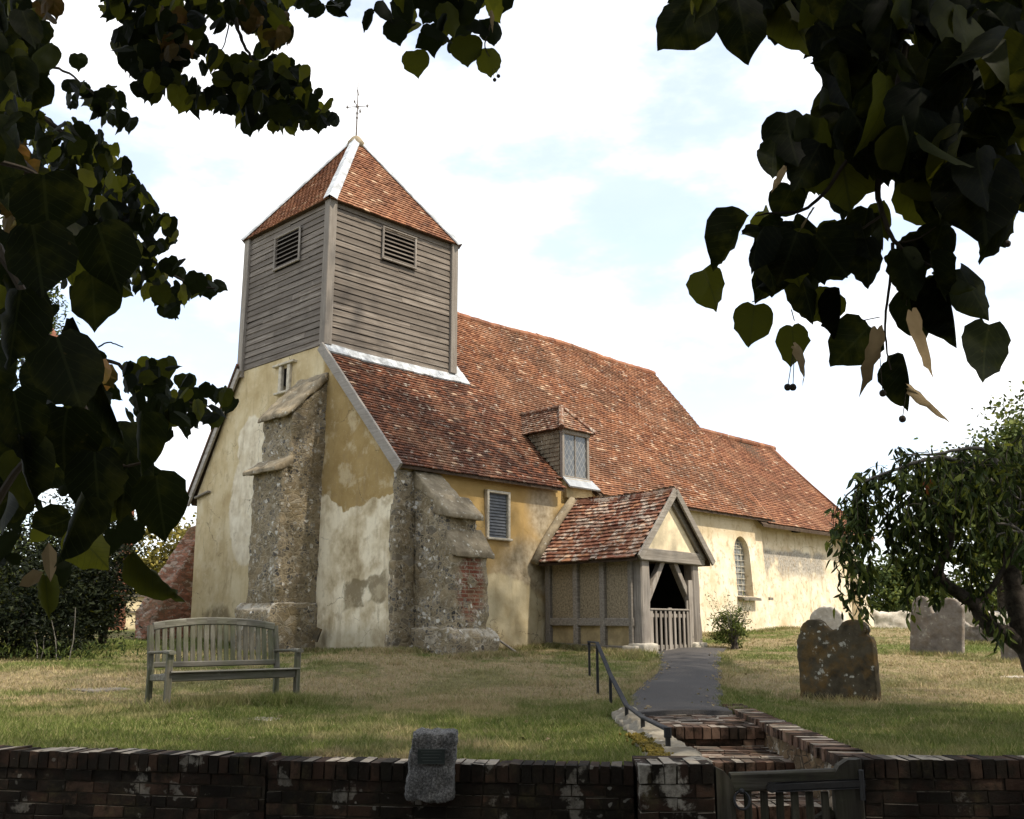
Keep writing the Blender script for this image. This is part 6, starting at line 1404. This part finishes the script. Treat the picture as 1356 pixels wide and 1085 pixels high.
def vegetation():
    r = np.random.default_rng(41)
    G2 = lambda px, py, Y: at(px, py, Y)
    # shrub by the porch
    b = G2(972, 864, 21.4)
    bush('porch_shrub', b, [((-.05, 0, .34), (.40, .38, .36), 1300), ((.12, 0, .62), (.34, .34, .34), 420), ((-.12, .1, .5), (.36, .34, .34), 500)], .075, 'bright', 'feathery light green shrub growing beside the porch', 'shrub', r, wide=1.3, down=-.6)
    lf = bpy.data.objects['porch_shrub']; mb = MB()
    st = MB()
    for k in range(34):
        th = r.uniform(0, 6.28); L = r.uniform(.8, 1.25); d = np.array((math.cos(th)*r.uniform(.1, .55), math.sin(th)*.4, 1.)); n = 16
        t = np.linspace(.35, 1, n)[:, None]; P = d*t*L; st.tube(np.vstack([[0, 0, 0], d*L*.5, d*L]), [.006, .004, .001], 4)
        leaves(mb, P+r.normal(0, .02, (n, 3)), np.tile(d, (n, 1))*.5+r.normal(0, .7, (n, 3)), r.normal(size=(n, 3)), r.uniform(.03, .06, n), NARROW*np.array((1.6, 1, 1)), NARROW_Q, r=r)
    obj('sprig', mb, M['bright'], lf); obj('stem', st, M['bark_grey'], lf)
    # dark evergreen shrubs on the left
    specs = [((20, 880, 20.0), [((0, 0, 1.3), (1.7, 1.3, 1.5), 7000), ((.2, -.6, .6), (1.3, .8, .8), 3000)], 'broad dark evergreen shrub at the far left of the lawn'),
             ((92, 872, 21.5), [((0, 0, 1.7), (1.3, 1.2, 1.9), 7500), ((.0, -.3, .6), (1.1, .8, .7), 2600)], 'tall dense dark evergreen shrub between its two neighbours on the left'),
             ((136, 862, 23), [((-.1, 0, 1.9), (.72, .9, 1.6), 4500), ((-.2, -.2, .8), (.66, .7, .8), 2200)], 'narrow dark yew bush nearest the broken red wall')]
    for p, lob, lab in specs: bush('dark_shrub', G2(*p), lob, .11, 'yew', lab, 'shrub', r, trunk=(.05, 4), wide=1.6, group='dark shrubs left of the church')
    b = G2(60, 884, 19.3); T = tag(empty('undergrowth', (b[0], b[1], float(gz(b[0], b[1])))), 'pale weedy undergrowth at the foot of the dark shrubs', 'weeds'); mb = MB()
    n = 900; P = np.stack([r.normal(0, 1.1, n), r.normal(0, .3, n), np.abs(r.normal(0, .14, n))], -1); leaves(mb, P, np.stack([r.normal(0, .6, n), r.normal(0, .6, n), r.uniform(.2, 1.2, n)], -1), r.normal(size=(n, 3)), r.uniform(.05, .15, n), NARROW, NARROW_Q, r=r); obj('foliage', mb, M['far_green'], T)
    mb = MB()
    for a, c in (((90, 880), (100, 805)), ((75, 880), (68, 820)), ((48, 880), (46, 838)), ((52, 880), (58, 840))): limb(mb, [at(*a, 19)-b*np.array((1, 1, 0))-(0, 0, float(gz(b[0], b[1]))+.05), at((a[0]+c[0])/2+3, (a[1]+c[1])/2, 19)-b*np.array((1, 1, 0))-(0, 0, float(gz(b[0], b[1]))), at(*c, 19)-b*np.array((1, 1, 0))-(0, 0, float(gz(b[0], b[1])))], .012, .005, 5, .003, r)
    obj('stem', mb, M['bark_grey'], T)
    # reddish pine trunk behind the shrubs
    b = at(148, 850, 29); z0 = float(gz(b[0], b[1])); T = tag(empty('pine_tree', (b[0], b[1], z0)), 'tall pine with a reddish trunk behind the dark shrubs', 'tree'); inv = Matrix.Translation((-b[0], -b[1], -z0))
    mb = MB(); limb(mb, [b+(0, 0, -.5), at(155, 800, 29), at(164, 755, 29), at(169, 690, 29), at(168, 620, 29), at(120, 520, 29), at(60, 430, 29)], .26, .14, 10, .02, r); o = obj('trunk', mb, M['bark_red'], T, True); o.matrix_parent_inverse = inv
    c = at(20, 420, 29)-(b[0], b[1], z0); mb = MB(); crown(mb, [(tuple(c), (1.6, 1.8, 2.6), 5000), (tuple(c+(-.5, 0, -2.9)), (1.3, 1.5, 1.4), 2500)], .22, r, wide=1.2); obj('crown', mb, M['far_green'], T)
    # trees beyond
    far = [((205, 800, 52), [((0, 0, 3.2), (3.0, 2.5, 2.6), 5200), ((1.6, 0, 4.0), (2.2, 2, 1.7), 2600), ((-1.2, .5, 1.5), (2, 2, 1.5), 1600)], 'far_gold', 'golden leafed tree beyond the broken red wall', .22),
           ((-30, 790, 60), [((0, 0, 4), (5, 4, 4), 5000), ((5, 0, 3), (4, 3, 3), 3500)], 'far_green', 'dull green trees far off at the left edge behind the shrubs', .3),
           ((1330, 820, 36), [((.6, 0, 4.6), (2.6, 2.6, 2.5), 7500), ((2.2, 0, 6.3), (2.6, 2.4, 2.2), 6500), ((-.2, 0, 3.0), (2.2, 2, 1.6), 3500)], 'bright', 'broad sunlit green tree rising behind the drooping tree', .20),
           ((1185, 820, 46), [((0, 0, 1.6), (2.3, 2, 1.9), 4200), ((.6, 0, 2.6), (1.4, 1.3, 1.3), 1600)], 'far_green', 'dark green bush beyond the chancel end of the church', .2),
           ((1232, 822, 44), [((0, 0, 1.1), (2.0, 1.6, 1.1), 3600), ((1.6, 0, 1.0), (1.6, 1.4, 1.0), 2200)], 'bright', 'bright yellow green bush behind the leaning double headstone', .17),
           ((1310, 822, 42), [((0, 0, 1.0), (1.9, 1.5, 1.2), 3600), ((2, 0, 1.4), (1.6, 1.4, 1.3), 2400)], 'bright', 'light green bush behind the crooked dark limb', .17)]
    for p, lob, m, lab, sz in far: bush('tree' if sz >= .2 else 'bush', at(*p), lob, sz, m, lab, 'tree' if sz >= .2 else 'bush', r, trunk=(.12, 5) if sz >= .2 else None, wide=2.6, down=.3)
    # added unseen hedgerow behind the viewer, blocks sky light to darken the foreground
    mb = MB(); n = 16000; x = r.uniform(-24, 26, n); h = 7.6+1.2*np.sin(x*.5)+1.2*np.sin(x*1.3); z = -.7+r.random(n)**.8*h; y = -6.5+r.normal(0, 1.0, n)
    leaves(mb, np.stack([x, y, z], -1), r.normal(size=(n, 3)), r.normal(size=(n, 3)), r.uniform(.35, .7, n), NARROW*np.array((2.8, 1, 1)), NARROW_Q, r=r)
    tag(obj('added_shade_hedge', mb, M['lime_crown']), 'added unseen hedgerow behind the viewer, shading the foreground', 'hedge', kind='stuff')
    # far hedge line that closes the view
    mb = MB(); n = 26000; x = r.uniform(-90, 110, n); y = 74+r.normal(0, 1.2, n)+.06*np.abs(x); h = 2.6+1.0*np.sin(x*.11)+.8*np.sin(x*.37+1)+.5*np.sin(x*.9); z = gz(x, y)+r.random(n)**.7*h
    P = np.stack([x, y, z], -1); leaves(mb, P, r.normal(size=(n, 3)), r.normal(size=(n, 3))+(0, -.5, .3), r.uniform(.4, .8, n), NARROW*np.array((2.6, 1, 1)), NARROW_Q, r=r)
    tag(obj('far_hedge', mb, M['far_green']), 'long uneven hedge of green trees closing the view behind the churchyard', 'hedge', kind='stuff')
vegetation()

# ================================================================== GRASS
def grass():
    r = np.random.default_rng(51)
    def field(n, xr, ylo, yhi, hmin, hmax, keep):
        # denser towards the viewer
        y = 1/(1/ylo-r.random(n)*(1/ylo-1/yhi)); hw = y*.60
        x = r.uniform(-1, 1, n)*hw; m = keep(x, y); return x[m], y[m], r.uniform(hmin, hmax, m.sum())
    py = np.array([p[0] for p in PATH]); pl = np.array([p[1] for p in PATH]); pr = np.array([p[2] for p in PATH])
    def keep(x, y):
        wv = .05*np.sin(y*5.3)+.04*np.sin(y*13+x*9); onp = (x > np.interp(y, py, pl)+.03+wv) & (x < np.interp(y, py, pr)-.03-wv) & (y < 21.3)
        st = (x > .95) & (x < 2.66) & (y < 11.3); fw = (x < 1.2) & (y < 7.12-.158*(x-1.36)); rw = (x > 2.2) & (y < 6.98)
        q = (x-A0[0])*EV[0]+(y-A0[1])*EV[1], (x-A0[0])*NV[0]+(y-A0[1])*NV[1]
        ch = (q[0] > -.05) & (q[1] > 0) & (q[0] < 20); po = (q[0] > 4.1) & (q[0] < 6.5) & (q[1] > -2.5) & (q[1] < .2)
        return ~(onp | st | fw | rw | ch | po)
    xs, ys, hs = [], [], []
    for n, a, b, h0, h1 in ((170000, 6.8, 13, .022, .060), (120000, 11, 30, .025, .065), (9000, 28, 60, .05, .12)):
        x, y, h = field(n, None, a, b, h0, h1, keep); xs.append(x); ys.append(y); hs.append(h)
    def tuft(cx, cy, rx, ry, n, h0, h1, rot=0.):
        a = r.normal(0, 1, (n, 2))*(rx, ry); c, s = math.cos(rot), math.sin(rot); x = cx+a[:, 0]*c-a[:, 1]*s; y = cy+a[:, 0]*s+a[:, 1]*c; m = keep(x, y); xs.append(x[m]); ys.append(y[m]); hs.append(r.uniform(h0, h1, m.sum()))
    f = at(300, 937, 12.4); tuft(f[0], f[1], .60, .18, 4200, .06, .16, .75); f = at(370, 935, 12.6); tuft(f[0], f[1], .2, .14, 1600, .08, .20, .75)
    for u in np.linspace(-.3, 1.6, 7): p = c2w(u, -1.35 if u > .1 else -.3, 0); tuft(p[0], p[1], .3, .12, 420, .05, .13, .8)
    for v in np.linspace(.3, 7, 9): p = c2w(-.35 if not 2.5 < v < 3.9 else -1.4, v, 0); tuft(p[0], p[1], .3, .1, 320, .05, .11, 2.3)
    for v in np.linspace(-2.4, -.1, 6): p = c2w(3.95, v, 0); tuft(p[0], p[1], .25, .10, 380, .05, .14, 2.3)
    for u in np.linspace(1.8, 3.9, 5): p = c2w(u, -.25, 0); tuft(p[0], p[1], .3, .12, 360, .05, .14, .8)
    for u in np.linspace(6.8, 19, 14): p = c2w(u, -.2, 0); tuft(p[0], p[1], .4, .12, 240, .06, .12, .8)
    f = at(862, 880, 20); tuft(f[0]-.35, f[1]-.2, .22, .35, 900, .06, .18)
    for px, py_, Y in ((1112, 920, 13.9), (1242, 877, 19.8), (1299, 868, 22.7), (1284, 853, 26.8), (1350, 884, 18.3)): f = at(px, py_, Y); tuft(f[0], f[1], .5, .08, 520, .05, .13, -.7)
    for y in np.linspace(7.3, 12, 9): tuft(2.84, y, .07, .3, 260, .04, .09); tuft(.98, y, .06, .3, 260, .04, .09)
    for y in np.linspace(11.5, 20, 14): tuft(float(np.interp(y, py, pl))-.03, y, .06, .4, 330, .03, .09); tuft(float(np.interp(y, py, pr))+.03, y, .06, .4, 330, .03, .09)
    for x in np.linspace(-5.5, .8, 22): tuft(x, 7.28-.158*(x-1.36), .2, .04, 110, .03, .075)
    for x in np.linspace(2.8, 7, 14): tuft(x, 7.04, .2, .04, 110, .03, .075)
    for px, py_, Y in ((600, 950, 10.5), (720, 905, 15), (480, 970, 9.7), (80, 940, 11.5), (760, 960, 10), (1010, 945, 11.6), (1250, 960, 10.2), (1200, 900, 15.5)): f = at(px, py_, Y); tuft(f[0], f[1], .25, .15, 260, .05, .1)
    for k in range(230):
        ty = 1/(1/7.4-r.random()*(1/7.4-1/26)); tx = r.uniform(-.56, .56)*ty; sz = r.uniform(.5, 1.6); tuft(tx, ty, .10*sz, .07*sz, int(70*sz), .04, .05+.05*sz)
    x, y, h = np.concatenate(xs), np.concatenate(ys), np.concatenate(hs); n = len(x); z = gz(x, y)-.004
    th = r.uniform(0, 2*math.pi, n); w = r.uniform(.0035, .0065, n)*np.clip(y/9, .8, 2.6); le = r.normal(0, .55, (n, 2))*h[:, None]
    P = np.stack([x, y, z], -1); side = np.stack([np.cos(th)*w, np.sin(th)*w, 0*w], -1)
    V = np.stack([P-side, P+side, P+np.stack([le[:, 0], le[:, 1], h], -1)], 1).reshape(-1, 3)
    mb = MB(); mb.mass(V, np.arange(n*3).reshape(-1, 3), r.random((n, 4))); tag(obj('grass', mb, M['blade']), 'short half-dry grass of the churchyard lawn', 'grass', kind='stuff')
    # fallen leaves
    m = 160; yy = 1/(1/7.2-r.random(m)*(1/7.2-1/20)); xx = r.uniform(-.55, .55, m)*yy; k = keep(xx, yy); xx, yy = xx[k], yy[k]; m = len(xx)
    mb = MB(); leaves(mb, np.stack([xx, yy, gz(xx, yy)+.02], -1), np.stack([r.normal(size=m), r.normal(size=m), .1*r.normal(size=m)], -1), np.stack([.3*r.normal(size=m), .3*r.normal(size=m), np.ones(m)], -1), r.uniform(.03, .06, m), r=r)
    m2 = 70; yy = r.uniform(11.4, 20.6, m2); sd2 = r.integers(0, 2, m2); e0 = np.interp(yy, py, pl); e1 = np.interp(yy, py, pr); dd = np.abs(r.normal(0, .16, m2)); xx = np.where(sd2 == 0, e0+dd, e1-dd)
    leaves(mb, np.stack([xx, yy, gz(xx, yy)+.055], -1), np.stack([r.normal(size=m2), r.normal(size=m2), .1*r.normal(size=m2)], -1), np.stack([.3*r.normal(size=m2), .3*r.normal(size=m2), np.ones(m2)], -1), r.uniform(.025, .05, m2), r=r)
    tag(obj('fallen_leaves', mb, M['bract']), 'scattered dry fallen leaves on the lawn', 'leaves', kind='stuff')
grass()
